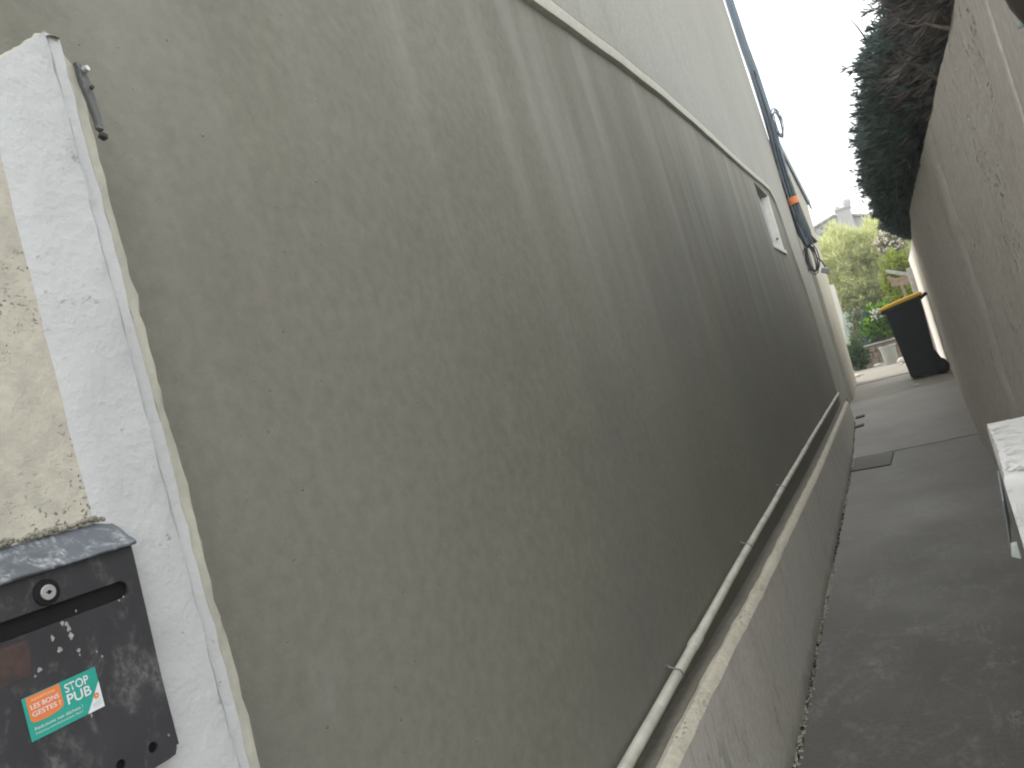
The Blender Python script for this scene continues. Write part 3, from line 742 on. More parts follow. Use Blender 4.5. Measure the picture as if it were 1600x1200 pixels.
# second narrow band at the far end of the wall
b = MB(); vs = []; fs = []
for k in range(n+1):
    z = -.8+(wtop(9.5)+.79)*k/n; a = 9.25+.06*wob(z*2, 1.2, 4); c = 9.89
    vs += [P(xr(a, z)+.003, a-.02, z), P(xr(a, z)-.004, a+.02, z), P(xr(c, z)-.004, c, z)]
for k in range(n):
    for i in range(2): fs.append((k*3+i, k*3+i+1, k*3+4+i, k*3+3+i))
b.add(vs, fs); b.build('mortar_band', M['patch'], rw, True)

rp = thing('street_wall', 'smooth pale pinkish wall end at the upper right edge of the picture', 'wall', (.35, 1.3, -1))
b = MB(); b.ubox((.255, .55, -1.05), (.55, 1.615, .66)); b.build('wall', M['rightpier'], rp, bevel=.012)
b = MB(); b.ubox((.2515, 1.46, -1.05), (.262, 1.500, .655)); b.build('trim', M['rightpier'], rp, bevel=.008)

# dark rounded fitting
ft = thing('wall_fitting', 'dark brown rounded fitting high on the pale wall at the upper right corner', 'fitting', (.255, 1.08, .28))
b = MB(); ny = 12; vs = []; fs = []
prof = [(0, .0), (.012, .030), (.03, .046), (.06, .058), (.10, .064), (.22, .066), (.26, .05), (.27, 0)]
c0 = (.2545, 1.098, .246)
for h, r in prof:
    for k in range(13):
        a = math.pi*k/12; vs.append(P(c0[0]-max(r, .001)*.75*math.sin(a), c0[1]+max(r, .001)*math.cos(a), c0[2]+h))
for i in range(len(prof)-1):
    for k in range(12): fs.append((i*13+k, i*13+k+1, i*13+14+k, i*13+13+k))
b.add(vs, fs); b.build('housing', M['brown'], ft, True)
b = MB(); b.tube([P(.232, 1.112, .283), P(.214, 1.112, .284)], [.006, .007], 12); b.build('lens', M['palegreen'], ft, True)

# low white pier on the right
lp = thing('low_pier', 'low white painted gate pier with flat chipped top at the right edge', 'pier', (.15, 1.08, -1))
b = MB(); ztop = -.192
def rough_edge_box(b, x0, x0b, x1, y0, y1, z0, z1, n=36, amp=.0022, seed=0):
    vs = []; fs = []
    L = [(x1, y0)] + [(x0+(x1-x0)*(1-k/n), y0) for k in range(1, n)] + [(x0, y0)] + [(x0+(x0b-x0)*k/n, y0+(y1-y0)*k/n) for k in range(1, n)] + [(x0b, y1)] + [(x0b+(x1-x0b)*k/n, y1) for k in range(1, n)] + [(x1, y1)]
    m_ = len(L)
    for q, (dz, ins) in enumerate([(z0, 0), (z1-.012, 0), (z1-.0035, .0010), (z1, .0045)]):
        for i, (x, y) in enumerate(L):
            a = amp*wob(i*.21, 1.0, seed+q) if q >= 1 else 0
            cx, cy = .15, 1.08; dx, dy = cx-x, cy-y; l_ = math.hypot(dx, dy) or 1
            vs.append(P(x+dx/l_*(ins+a*.5), y+dy/l_*(ins+a*.5), dz+(a*.35 if q < 3 else 0)))
    for q in range(3):
        for i in range(m_-1): fs.append((q*m_+i, q*m_+i+1, (q+1)*m_+i+1, (q+1)*m_+i))
    fs.append(tuple(3*m_+i for i in range(m_)))
    b.add(vs, fs)
rough_edge_box(b, .050, .070, .253, .902, 1.272, -1.03, ztop)
wt = NT('chipped_white_paint')
c = wt.mix(wt.ramp(wt.noise(7, 5), [(.3, 0.), (.7, 1.)]), (.70, .69, .66), (.80, .80, .79))
f = wt.ramp(wt.noise(16, 7, .72, wt.mapv((1, .55, 1)), .9), [(.56, 0.), (.60, 1.)])
c = wt.mix(wt.math('MULTIPLY', f, .10), c, (.62, .60, .53))
n_ = wt.bump(f, .0006); n_ = wt.bump(wt.noise(30, 5, .65, None, .5), .0012, 1, n_)
M['chip'] = wt.done(c, .5, n_)
b.build('body', M['chip'], lp, True)
# loose curls of paint along the near left edge of the top
b = MB(); rng = random.Random(11)
for k in range(16):
    t = rng.random()**1.3; x = .052+.02*t+rng.uniform(0, .02)*(1-t); y = .905+.30*t
    c = P(x, y, ztop+.001); l_ = rng.uniform(.012, .035); a = rng.uniform(-.6, .6); u = Vector((math.cos(a), math.sin(a), 0)); v = Vector((-u.y, u.x, 0))
    pts = []
    for q in range(5):
        s_ = q/4; pts += [c+u*l_*s_+Vector((0, 0, .006*math.sin(s_*3))), c+u*l_*s_+v*.009*(1-.6*s_)+Vector((0, 0, .002+.004*math.sin(s_*3)))]
    b.add(pts, [(2*q, 2*q+1, 2*q+3, 2*q+2) for q in range(4)])
b.build('paint_flakes', M['chip'], lp, True, kind='stuff')
gp = thing('latch_plate', 'small grey metal plate with white tab on the left side of low white pier', 'metal plate', (.045, 1.03, -.29))
b = MB(); b.hexa([(.0425, 1.02, -.297), (.0445, 1.02, -.297), (.0555, 1.10, -.289), (.0535, 1.10, -.289)], [(.0475, .985, -.235), (.0495, .985, -.235), (.0595, 1.10, -.225), (.0575, 1.10, -.225)])
b.build('plate', M['greymetal'], gp, bevel=.001)
b = MB(); b.hexa([(.0405, .99, -.299), (.049, .99, -.303), (.050, 1.0, -.303), (.0415, 1.0, -.299)], [(.043, .99, -.286), (.049, .985, -.284), (.050, .995, -.284), (.044, 1.0, -.286)])
b.build('tab', M['stickwhite'], gp, bevel=.001)

# ------------------------------------------------------------------ things on the path
hc = thing('drain_cover', 'rectangular cement inspection cover with dark joint set in the path', 'drain cover', (-.41, 5.95, -1))
def gzz(y): return gz(y)+.006
q = [(-.535, 5.72), (-.285, 5.68), (-.262, 6.13), (-.52, 6.20)]
def shrink(q, s_):
    cx = sum(p[0] for p in q)/4; cy = sum(p[1] for p in q)/4; return [(cx+(x-cx)*(1-s_/abs(x-cx)), cy+(y-cy)*(1-s_*2.2/abs(y-cy))) for x, y in q]
qi = shrink(q, .005)
b = MB(); b.hexa([(x, y, gz(y)-.01) for x, y in q], [(x, y, gz(y)+.0066) for x, y in q]); b.build('joint', M['iron'], hc)
b = MB(); b.hexa([(x, y, gz(y)+.0067) for x, y in qi], [(x, y, gz(y)+.0085) for x, y in qi]); b.build('cover', M['hatch'], hc, bevel=.003)
fg = thing('floor_grate', 'two dark iron bars of a small drain at the foot of the wall corner', 'grate', (-.57, 7.7, -.89))
for yy in (7.35, 7.78):
    b = MB(); b.hexa([(-.563, yy, gz(yy)+.004), (-.485, yy+.03, gz(yy)+.004), (-.485, yy+.12, gz(yy+.1)+.004), (-.563, yy+.09, gz(yy+.1)+.004)],
                     [(-.563, yy, gz(yy)+.016), (-.485, yy+.03, gz(yy)+.016), (-.485, yy+.12, gz(yy+.1)+.014), (-.563, yy+.09, gz(yy+.1)+.014)])
    b.build('bar', M['iron'], fg, bevel=.003)
b = MB(); b.ubox((-.02, 8.98, gz(9)), (.03, 9.05, gz(9)+.012)); tag(b.build('paper_scrap', M['stickwhite'], None, bevel=.004), 'tiny white scrap lying on the path in front of the wheelie bin', 'litter')
# crumbling debris along the foot of the plinth
b = MB(); rng = random.Random(21)
for k in range(1500):
    y = rng.choice([rng.uniform(1.7, 3.6), rng.uniform(1.7, 7.6)]); dens = .5+.5*math.sin(y*4.3)
    if rng.random() > .25+.75*dens: continue
    x = Xp(y)+abs(rng.gauss(.002, .006)); r = rng.uniform(.0015, .0055)*(1+.4*(y > 4))
    c = P(x, y, gz(y)+r*.2-.004*rng.random())
    vs = []
    for sgn in ((1, 0, 0), (-1, 0, 0), (0, 1, 0), (0, -1, 0), (0, 0, 1), (0, 0, -1)):
        vs.append(c+Vector(sgn)*r*S*rng.uniform(.6, 1.3)+Vector((rng.uniform(-1, 1), rng.uniform(-1, 1), 0))*r*.4)
    b.add(vs, [(0, 2, 4), (2, 1, 4), (1, 3, 4), (3, 0, 4), (2, 0, 5), (1, 2, 5), (3, 1, 5), (0, 3, 5)])
o = b.build('gravel', M['quoin'], None, False, kind='stuff'); tag(o, 'crumbs of mortar and grit along the foot of the plinth', 'grit')
b = MB(); rng = random.Random(22)
for k in range(1500):
    y = rng.uniform(1.6, 7.6); dens = .5+.5*math.sin(y*3.1+1)
    if rng.random() > .2+.8*dens: continue
    x = Xp(y)+abs(rng.gauss(.003, .005)); h = rng.uniform(.003, .010); c = P(x, y, gz(y)-.003)
    a = rng.uniform(0, 6.28); u = Vector((math.cos(a), math.sin(a), 0))*.006
    b.add([c-u, c+u, c+Vector((rng.uniform(-.006, .01), rng.uniform(-.006, .006), h*S))], [(0, 1, 2)])
M['moss'] = simple('moss', (.05, .055, .028), .3, 30, .9)
o = b.build('moss', M['moss'], None, False, kind='stuff'); tag(o, 'dark moss growing in the crack between plinth and path', 'moss')

# ------------------------------------------------------------------ wheelie bin (seen from its side; handle and wheels against the wall)
BY = 9.62; bz = gz(BY)+.004; H = .845
wb = thing('wheelie_bin', 'dark grey wheelie bin with yellow lid standing against the right wall', 'bin', (.13, BY, bz))
def bx(x, y, z): return P(x, BY+y, bz+z)
b = MB()     # tapered body: bottom x -.02...25, top x -.115...30
lo = [(-.022, -.155), (.262, -.155), (.262, .155), (-.022, .155)]; mi = [(-.082, -.185), (.292, -.185), (.292, .185), (-.082, .185)]
def loopz(q, z): return [bx(x, y, z) for x, y in q]
L0 = loopz(lo, .02); L1 = [bx(x, y, H-.055+(x+.082)*.12) for x, y in mi]
b.add(L0+L1, [(3, 2, 1, 0), (0, 1, 5, 4), (1, 2, 6, 5), (2, 3, 7, 6), (3, 0, 4, 7), (4, 5, 6, 7)])
b.build('body', M['bin'], wb, bevel=.02, seg=3)
b = MB(); b.add([bx(x, y, H-.078+(x+.12)*.14) for x, y in [(-.118, -.200), (.305, -.200), (.305, .200), (-.118, .200)]]+[bx(x, y, H-.034+(x+.12)*.145) for x, y in [(-.122, -.203), (.308, -.203), (.308, .203), (-.122, .203)]], [(3, 2, 1, 0), (0, 1, 5, 4), (1, 2, 6, 5), (2, 3, 7, 6), (3, 0, 4, 7), (4, 5, 6, 7)])
b.build('rim', M['bin'], wb, bevel=.012)
b = MB(); prof = [(-.135, H-.034), (-.138, H-.020), (-.10, H-.004), (0, H+.016), (.12, H+.034), (.24, H+.048), (.30, H+.052), (.316, H+.044), (.316, H+.028)]
vs = []; fs = []; n = len(prof)
for (x, z) in prof: vs += [bx(x, -.208, z), bx(x, -.190, z+.012), bx(x, .190, z+.012), bx(x, .208, z)]
for i in range(n-1):
    for k in range(3): fs.append((i*4+k, i*4+k+1, i*4+5+k, i*4+4+k))
fs.append(tuple(i*4 for i in range(n))); fs.append(tuple(i*4+3 for i in range(n))[::-1]); fs.append((0, 3, (n-1)*4+3, (n-1)*4))
b.add(vs, fs); b.build('lid', M['yellow'], wb, True, .006)
b = MB(); b.tube([bx(.345, -.17, H+.022), bx(.345, .17, H+.022)], .030, 10)
for y in (-.17, 0, .17): b.tube([bx(.29, y, H-.01), bx(.345, y, H+.022)], .022, 8)
b.build('handle', M['bin'], wb, True)
for s_ in (-1, 1):
    b = MB(); cy = .165*s_; cz = .072; cx = .295
    b.tube([bx(cx, cy-.026, cz), bx(cx, cy-.02, cz), bx(cx, cy+.02, cz), bx(cx, cy+.026, cz)], [.088, .103, .103, .088], 24); wh = b.build('wheel', M['rubber'], wb, True)
    b = MB(); b.tube([bx(cx, cy-.032, cz), bx(cx, cy+.032, cz)], .05, 16); b.build('hub', M['bin'], wh, True)
b = MB(); b.tube([bx(.295, -.15, .072), bx(.295, .15, .072)], .014, 8); b.build('axle', M['iron'], wb)
b = MB(); b.add([bx(.22, -.150, .02), bx(.335, -.150, .02), bx(.335, -.150, .10), bx(.27, -.165, .28), bx(.22, .150, .02), bx(.335, .150, .02), bx(.335, .150, .10), bx(.27, .165, .28)], [(0, 1, 2, 3), (7, 6, 5, 4), (0, 4, 5, 1), (1, 5, 6, 2), (2, 6, 7, 3), (3, 7, 4, 0)])
b.build('wheel_housing', M['bin'], wb, bevel=.01)

# ------------------------------------------------------------------ garden beyond
ww = thing('white_wall', 'bright white wall strip seen behind the wheelie bin beyond the grey wall', 'wall', (.4, 11, -.78))
b = MB(); b.hexa([(.372, 9.91, -.85), (.372, 12.1, -.85), (.52, 12.1, -.85), (.52, 9.91, -.85)], [(.372, 9.91, .655), (.372, 12.1, .62), (.52, 12.1, .62), (.52, 9.91, .655)]); b.build('wall', M['whitewall'], ww, bevel=.01)
tf = thing('timber_frame', 'weathered grey post with slanting brown boards standing behind the wheelie bin', 'timber frame', (.33, 12, -.75))
b = MB(); b.ubox((.305, 11.9, -.75), (.365, 12.0, .50)); b.build('post', M['greywood'], tf, bevel=.01)
def beam(a, c, w_, h_, name, mat):
    A, B = P(*a), P(*c); d_ = B-A; L = d_.length; q = d_.to_track_quat('X', 'Z').to_matrix().to_4x4()
    b = MB(); b.box(Vector((0, -w_/2, -h_/2)), Vector((L, w_/2, h_/2)), Matrix.Translation(A) @ q); return b.build(name, mat, tf, bevel=.008)
beam((.06, 12.15, .56), (.36, 12.15, .40), .05, .07, 'beam', M['greywood'])
beam((.08, 12.3, .38), (.40, 12.3, .34), .04, .16, 'board', M['wood'])
beam((.06, 12.25, .47), (.16, 12.25, .38), .04, .06, 'board', M['wood'])
beam((.20, 12.3, .33), (.23, 12.3, -.2), .05, .05, 'leg', M['wood'])

lw = thing('lit_wall', 'sunlit white wall sliver just past the lean-to behind the shrubs', 'wall', (-.8, 14, -.75))
b = MB(); b.hexa([(-1.2, 14.2, -.78), (-.745, 14.2, -.78), (-.745, 14.35, -.78), (-1.2, 14.35, -.78)], [(-1.2, 14.2, .70), (-.745, 14.2, .70), (-.745, 14.35, .70), (-1.2, 14.35, .70)]); b.build('wall', M['whitewall'], lw, bevel=.01)
pg = thing('garden_board', 'pale green panel leaning at the left side of the garden', 'panel', (-.6, 13.4, -.75))
b = MB(); b.hexa([(-.78, 13.4, -.32), (-.72, 13.4, -.32), (-.70, 13.45, -.32), (-.78, 13.45, -.32)], [(-.71, 13.4, .17), (-.50, 13.4, .20), (-.50, 13.45, .20), (-.71, 13.45, .17)]); b.build('panel', M['palegreen'], pg, bevel=.008)
b = MB(); b.tube([P(-.5, 13.42, .20), P(-.66, 13.42, -.35), P(-.60, 13.42, -.75)], .022, 8); b.build('support', M['iron'], pg, True)
tp = thing('garden_tarp', 'dark blue covered heap behind the pale green panel', 'tarp', (-.45, 14, -.75))
b = MB(); rng = random.Random(6); vs = []; fs = []
prof = [(.16, 0), (.16, .3), (.13, .6), (.10, .85), (.06, .97), (.0, 1.0)]
for h, (r, z) in enumerate(prof):
    for k in range(14):
        a = 2*math.pi*k/14; rr = r*(1+.15*math.sin(3*a+h)); vs.append(P(-.44+rr*math.cos(a), 13.9+rr*math.sin(a), -.75+z*.9))
for h in range(5):
    for k in range(14): fs.append((h*14+k, h*14+(k+1) % 14, (h+1)*14+(k+1) % 14, (h+1)*14+k))
b.add(vs, fs); b.build('cover', M['darkteal'], tp, True)

# planter edging of bricks, pot, stones
pe = thing('planter_edging', 'low reddish brown masonry planter holding the bright green plant', 'planter', (-.4, 14.1, -.75))
rng = random.Random(4)
for row in range(3):
    for k in range(6):
        x0 = -.62+.115*k+(.05 if row % 2 else 0); z0 = -.75+row*.10
        if x0 > .05: continue
        b = MB(); j_ = rng.uniform(-.008, .008); b.ubox((x0, 13.55+j_, z0), (x0+.108, 13.68+j_, z0+.094)); b.build('brick', M['terra'], pe, bevel=.008)
b = MB(); b.ubox((-.64, 13.52, -.448), (.06, 13.70, -.425)); b.build('coping', M['greywood'], pe, bevel=.006)
b = MB(); b.ubox((-.62, 13.69, -.75), (.05, 14.5, -.46)); b.build('soil_bed', M['soil'], pe)
pt = thing('plant_pot', 'round grey cement pot standing in front of the brick planter', 'pot', (-.21, 12.4, -.75))
b = MB(); r0 = .13; b.lathe(P(-.21, 12.45, -.75), [(0, 0), (r0, 0), (r0*1.18, .36), (r0*1.27, .365), (r0*1.27, .40), (r0*1.05, .40), (r0*1.0, .34), (0, .34)], 28); b.build('bowl', M['potmat'], pt, True)
b = MB(); b.lathe(P(-.21, 12.45, -.75), [(0, .345), (r0*.98, .345)], 20); b.build('soil', M['soil'], pt)
def stone(x, y, r, lab, mat='stone', sq=.6):
    rg = random.Random(int(x*1000+y*77)); me = bmesh.new(); bmesh.ops.create_icosphere(me, subdivisions=2, radius=1)
    for v in me.verts: v.co = Vector((v.co.x*r*S*1.2, v.co.y*r*S, v.co.z*r*S*sq))*(1+rg.uniform(-.12, .12))
    m_ = bpy.data.meshes.new('stone'); me.to_mesh(m_); me.free(); m_.materials.append(M[mat])
    m_.polygons.foreach_set('use_smooth', [True]*len(m_.polygons))
    o = bpy.data.objects.new('stone', m_); o.location = P(x, y, gz(y)+r*sq*.8); C.objects.link(o); tag(o, lab, 'stone', 'loose stones in the yard')
stone(-.66, 11.6, .045, 'white stone by the foot of the lean-to corner')
stone(-.60, 11.75, .022, 'small dark pebble beside the white stone at the lean-to', 'chimney')
stone(-.49, 12.9, .05, 'flat pinkish stone at the foot of the planter', 'terra', .45)
stone(-.42, 12.75, .045, 'rounded pale stone between planter and pot')
stone(-.075, 12.0, .055, 'large pale stone between the pot and the wheelie bin', 'stone', .9)
stone(-.10, 11.8, .025, 'small pale stone in front of the large one by the bin')

# ------------------------------------------------------------------ foliage
def leaves(name, pts, dirs, length, width, cols, parent, rng, blades=1, spread=.6, kind='stuff', fold=.0):
    """one mesh of pointed leaf blades; every point grows `blades` blades"""
    n = len(pts); P_ = np.repeat(pts, blades, 0); D = np.repeat(dirs, blades, 0)+rng.normal(0, spread, (n*blades, 3))
    D /= np.linalg.norm(D, axis=1)[:, None]+1e-9
    L = length*rng.uniform(.6, 1.3, n*blades)[:, None]; W = width*rng.uniform(.7, 1.2, n*blades)[:, None]
    A = np.cross(D, rng.normal(0, 1, (n*blades, 3))); A /= np.linalg.norm(A, axis=1)[:, None]+1e-9
    v0 = P_; v1 = P_+D*L*.45+A*W; v2 = P_+D*L; v3 = P_+D*L*.45-A*W
    V = np.stack([v0, v1, v2, v3], 1).reshape(-1, 3) - np.array(origin(parent))
    F = np.arange(len(V)).reshape(-1, 4)
    me = bpy.data.meshes.new(name); me.vertices.add(len(V)); me.vertices.foreach_set('co', V.ravel())
    me.loops.add(len(V)); me.loops.foreach_set('vertex_index', F.ravel())
    me.polygons.add(len(F)); me.polygons.foreach_set('loop_start', np.arange(0, len(V), 4)); me.polygons.foreach_set('loop_total', np.full(len(F), 4))
    me.update(); me.validate()
    cc = np.repeat(cols, blades, 0)*rng.uniform(.75, 1.25, (n*blades, 1)); cc = np.repeat(cc, 4, 0)
    at = me.color_attributes.new('tint', 'FLOAT_COLOR', 'POINT'); at.data.foreach_set('color', np.hstack([cc, np.ones((len(cc), 1))]).ravel().astype(np.float32))
    me.materials.append(M['leaf'])
    o = bpy.data.objects.new(name, me); link(o, parent); 
    if kind: o['kind'] = kind
    return o
def upts(a): return np.array(a)*S+np.array([0, 0, S])
rng = np.random.default_rng(7)

# cypress hedge leaning over the wall
hd = thing('cypress_hedge', 'dark green conifer hedge bulging over the right wall, brown at its near end', 'hedge', (.5, 5.5, .57))
kY = [1.7, 2.4, 3.0, 3.4, 4.0, 5.0, 6.0, 7.0, 8.0, 8.8, 9.15]
XLf = lambda y: np.interp(y, kY, [.27, .265, .25, .20, .150, .115, .115, .135, .175, .25, .36])
ZTf = lambda y: np.interp(y, kY, [1.25, 1.25, 1.22, 1.16, 1.14, 1.16, 1.14, 1.10, 1.0, .86, .74])
ZBf = lambda y: np.interp(y, [1.7, 3, 5, 9.15], [.50, .545, .60, .66])
def hedge_surface(n, rmin, rmax):
    y = rng.uniform(1.75, 9.15, n); th = rng.uniform(-math.pi*.5, math.pi*1.5, n)
    # bias to alley side
    xl = XLf(y); zt = ZTf(y); zb = ZBf(y); xc = xl+.36; zc = (zt+zb)/2; hx = .36; hz = (zt-zb)/2
    r = rng.uniform(rmin, rmax, n)
    lump = 1+.06*np.sin(y*5.1+th*3)+.045*np.sin(y*11+th*5)
    c, s_ = np.cos(th), np.sin(th)
    k = (np.abs(c)**2.6+np.abs(s_)**2.6)**(-1/2.6)
    x = xc+hx*c*k*r*lump; z = zc+hz*s_*k*r*lump
    dr = np.stack([c, rng.normal(0, .35, n), s_*.6+.15], 1)
    return np.stack([x, y, z], 1), dr, th, r
pts, dr, th, r = hedge_surface(21000, .72, 1.0)
keep = (pts[:, 0] < .75) & (pts[:, 2] > ZBf(pts[:, 1])-.03)
keep &= ~((pts[:, 0] > .27) & (pts[:, 2] < ZBf(pts[:, 1])+.01))
pts, dr = pts[keep], dr[keep]
g1 = np.array([.135, .175, .160]); g2 = np.array([.190, .235, .215]); br = np.array([.190, .170, .156])
t_ = rng.random(len(pts))[:, None]; cols = g1*(1-t_)+g2*t_
near = np.clip((3.5-pts[:, 1])/.5, 0, 1); inside = np.clip((pts[:, 0]-.20)/.10, 0, 1)*np.clip((5.8-pts[:, 1])/2, 0, 1)*.65
pb = np.clip(np.maximum(near*.75, inside*.45), 0, 1)
isb = rng.random(len(pts)) < pb
cols[isb] = br*rng.uniform(.6, 1.5, (isb.sum(), 1))
leaves('foliage', upts(pts), dr, .085, .0065, cols, hd, rng, 8, .42)
# feathery sprigs that break the outline
pts, dr, th, r = hedge_surface(1900, .97, 1.02)
kp = (pts[:, 0] < .5) & (pts[:, 2] > ZBf(pts[:, 1])+.1) & (pts[:, 1] > 2.9); pts, dr = pts[kp], dr[kp]
sp = []; sd = []
for p, d_ in zip(pts, dr):
    d_ = d_/np.linalg.norm(d_)
    L = rng.uniform(.04, .11)
    for k in range(9): sp.append(p+d_*(L*k/8-.03)+rng.normal(0, .003, 3)); sd.append(d_)
sp = np.array(sp); sd = np.array(sd)
leaves('sprigs', upts(sp), sd, .055, .0045, np.tile(np.array([.14, .19, .165]), (len(sp), 1))*rng.uniform(.7, 1.3, (len(sp), 1)), hd, rng, 5, .38)
# dark inner mass so no sky shows through the middle
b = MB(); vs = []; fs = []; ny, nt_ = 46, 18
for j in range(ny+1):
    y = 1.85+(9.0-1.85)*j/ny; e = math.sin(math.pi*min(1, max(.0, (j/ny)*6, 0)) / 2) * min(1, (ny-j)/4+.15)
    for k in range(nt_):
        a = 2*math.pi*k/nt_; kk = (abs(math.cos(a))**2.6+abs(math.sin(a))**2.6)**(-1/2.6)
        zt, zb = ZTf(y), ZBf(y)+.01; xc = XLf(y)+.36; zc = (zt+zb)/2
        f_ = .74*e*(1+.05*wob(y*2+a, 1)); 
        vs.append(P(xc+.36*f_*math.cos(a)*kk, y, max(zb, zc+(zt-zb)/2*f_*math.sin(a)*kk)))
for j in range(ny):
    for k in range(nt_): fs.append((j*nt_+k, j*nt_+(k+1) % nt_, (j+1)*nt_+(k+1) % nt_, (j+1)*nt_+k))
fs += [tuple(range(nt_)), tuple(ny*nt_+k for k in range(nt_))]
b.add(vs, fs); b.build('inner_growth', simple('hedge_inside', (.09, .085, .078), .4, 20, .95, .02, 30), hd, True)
rg = random.Random(17)
for k in range(26):       # dead woody branches near the wall top and at the near end
    y = rg.uniform(1.8, 5.5); x = XLf(y)+rg.uniform(-.005, .05); z = ZBf(y)+rg.uniform(.02, .45)
    b = MB(); p = Vector((x+.05, y, z)); pts_ = []
    dv = Vector((rg.uniform(-.06, -.01), rg.uniform(-.12, .12), rg.uniform(-.05, .10)))
    for q in range(6): pts_.append(P(*(p+dv*q*.45+Vector((rg.uniform(-.006, .006), rg.uniform(-.01, .01), rg.uniform(-.008, .008))))))
    b.tube(pts_, [.008, .007, .006, .005, .004, .002], 6); b.build('dead_branch', M['twig'], hd, True)
for k in range(7):
    y = 2.2+k*1.0; b = MB(); b.tube([P(.52, y, -1.0), P(.53, y+.02, 0), P(.55, y, .7), P(.56, y+.03, 1.0)], [.05, .045, .035, .02], 8); b.build('trunk', M['bark'], hd, True)

def blob(c, rad, n, lo=.55, hi=1.0, flat=1.0):
    d_ = rng.normal(0, 1, (n, 3)); d_ /= np.linalg.norm(d_, axis=1)[:, None]
    r_ = rng.uniform(lo, hi, n)[:, None]
    lump = 1+.18*np.sin(d_[:, :1]*7+c[0]*9)+.14*np.sin(d_[:, 2:]*9+1)
    p_ = np.array(c)+d_*r_*lump*np.array(rad); return p_, d_
def tint(a, b_, n):
    t_ = rng.random(n)[:, None]; return np.array(a)*(1-t_)+np.array(b_)*t_

def bush(name, label, cat, base, blobs, L, W, ca, cb, blades=3, spread=.7, stems=6, up=0.0, hgt=None, group=None):
    t = thing(name, label, cat, base, group); ps = []; ds = []
    for (c, rad, n) in blobs:
        p_, d_ = blob(c, rad, n, .35, 1.0); d_ = d_+np.array([0, 0, up]); k = p_[:, 2] > -.74; ps.append(p_[k]); ds.append(d_[k])
    ps = np.vstack(ps); ds = np.vstack(ds)
    leaves('foliage', upts(ps), ds, L, W, tint(ca, cb, len(ps)), t, rng, blades, spread)
    rg = random.Random(len(label))
    for k in range(stems):
        c, rad, n = blobs[k % len(blobs)]
        e = Vector((c[0]+rg.uniform(-.6, .6)*rad[0], c[1]+rg.uniform(-.4, .4)*rad[1], c[2]+rg.uniform(-.1, .7)*rad[2]))
        s0 = Vector(base)+Vector((rg.uniform(-.05, .05), rg.uniform(-.05, .05), 0)); mid = s0.lerp(e, .5)+Vector((rg.uniform(-.05, .05), 0, .08))
        b = MB(); b.tube([P(*s0), P(*mid), P(*e)], [.028, .018, .006], 6); b.build('stem', M['twig'], t, True)
    return t
# big feathery light shrub
bush('feathery_shrub', 'large pale green feathery shrub filling the end of the alley', 'shrub', (-.35, 16, -.75),
     [((-.62, 16, 1.15), (.50, .6, .62), 2600), ((-.10, 16.2, 1.10), (.52, .6, .60), 2600), ((.28, 16.4, 1.0), (.36, .5, .50), 1500), ((-.75, 15.8, .55), (.40, .5, .60), 1800), ((-.2, 15.9, .50), (.50, .5, .45), 1600)],
     .26, .0125, (.54, .57, .27), (.74, .76, .42), 4, .45, 12, .45)
bush('dark_shrub', 'darker green small leaved shrub low in front of the feathery shrub', 'shrub', (-.25, 14.9, -.75),
     [((-.52, 15, .32), (.34, .4, .42), 1500), ((-.12, 14.9, .28), (.34, .4, .36), 1500), ((.15, 14.8, .30), (.26, .3, .36), 1000), ((-.3, 14.7, 0.0), (.45, .3, .35), 1300)],
     .10, .020, (.18, .21, .09), (.46, .48, .22), 3, .8, 10)
bush('yellow_green_shrub', 'yellow green leafy shrub beside the white wall end', 'shrub', (.25, 13.4, -.75),
     [((.22, 13.4, .62), (.17, .3, .26), 900), ((.12, 13.5, .40), (.15, .3, .22), 500), ((.20, 13.3, .10), (.15, .2, .3), 500)], .085, .022, (.16, .22, .03), (.34, .40, .07), 3, .8, 6)
bush('flowering_shrub', 'shrub with cream white blossoms and reddish tips under the hedge end', 'shrub', (.28, 14.6, -.75),
     [((.26, 14.6, 1.12), (.20, .3, .22), 500)], .09, .02, (.16, .17, .08), (.30, .27, .16), 3, .8, 5)
p_, d_ = blob((.25, 14.4, 1.12), (.21, .3, .22), 110, .5, 1.0)
fl = next(o for o in C.objects if o.name == 'flowering_shrub')
leaves('blossom', upts(p_), d_, .06, .022, tint((.62, .58, .46), (.85, .82, .74), len(p_)), fl, rng, 4, .9)
bush('bright_plant', 'bright green leafy plant growing in the brick planter', 'plant', (-.28, 13.9, -.46),
     [((-.40, 13.9, -.22), (.20, .2, .22), 420), ((-.24, 13.9, -.10), (.22, .2, .26), 520), ((-.10, 13.9, -.20), (.18, .2, .22), 350)], .12, .034, (.10, .24, .02), (.26, .46, .05), 3, .7, 6, .3)
p_, d_ = blob((-.24, 13.6, .02), (.12, .1, .12), 16, .3, 1.0)
leaves('flower', upts(p_), d_, .07, .03, tint((.5, .5, .45), (.65, .65, .6), len(p_)), bpy.data.objects['bright_plant'], rng, 5, .9)
bush('dark_grass_clump', 'dark green bushy clump at the left foot of the planter', 'plant', (-.66, 12.9, -.75),
     [((-.66, 12.95, -.56), (.14, .2, .24), 520)], .13, .012, (.04, .075, .03), (.09, .15, .055), 4, .5, 3, .8)
bush('climbing_plant', 'thin leafy climber hanging over the pale green panel', 'plant', (-.60, 13.25, -.75),
     [((-.55, 13.2, .08), (.12, .1, .18), 120), ((-.62, 13.2, -.30), (.08, .1, .25), 110)], .07, .018, (.10, .13, .06), (.22, .26, .12), 3, .8, 4)
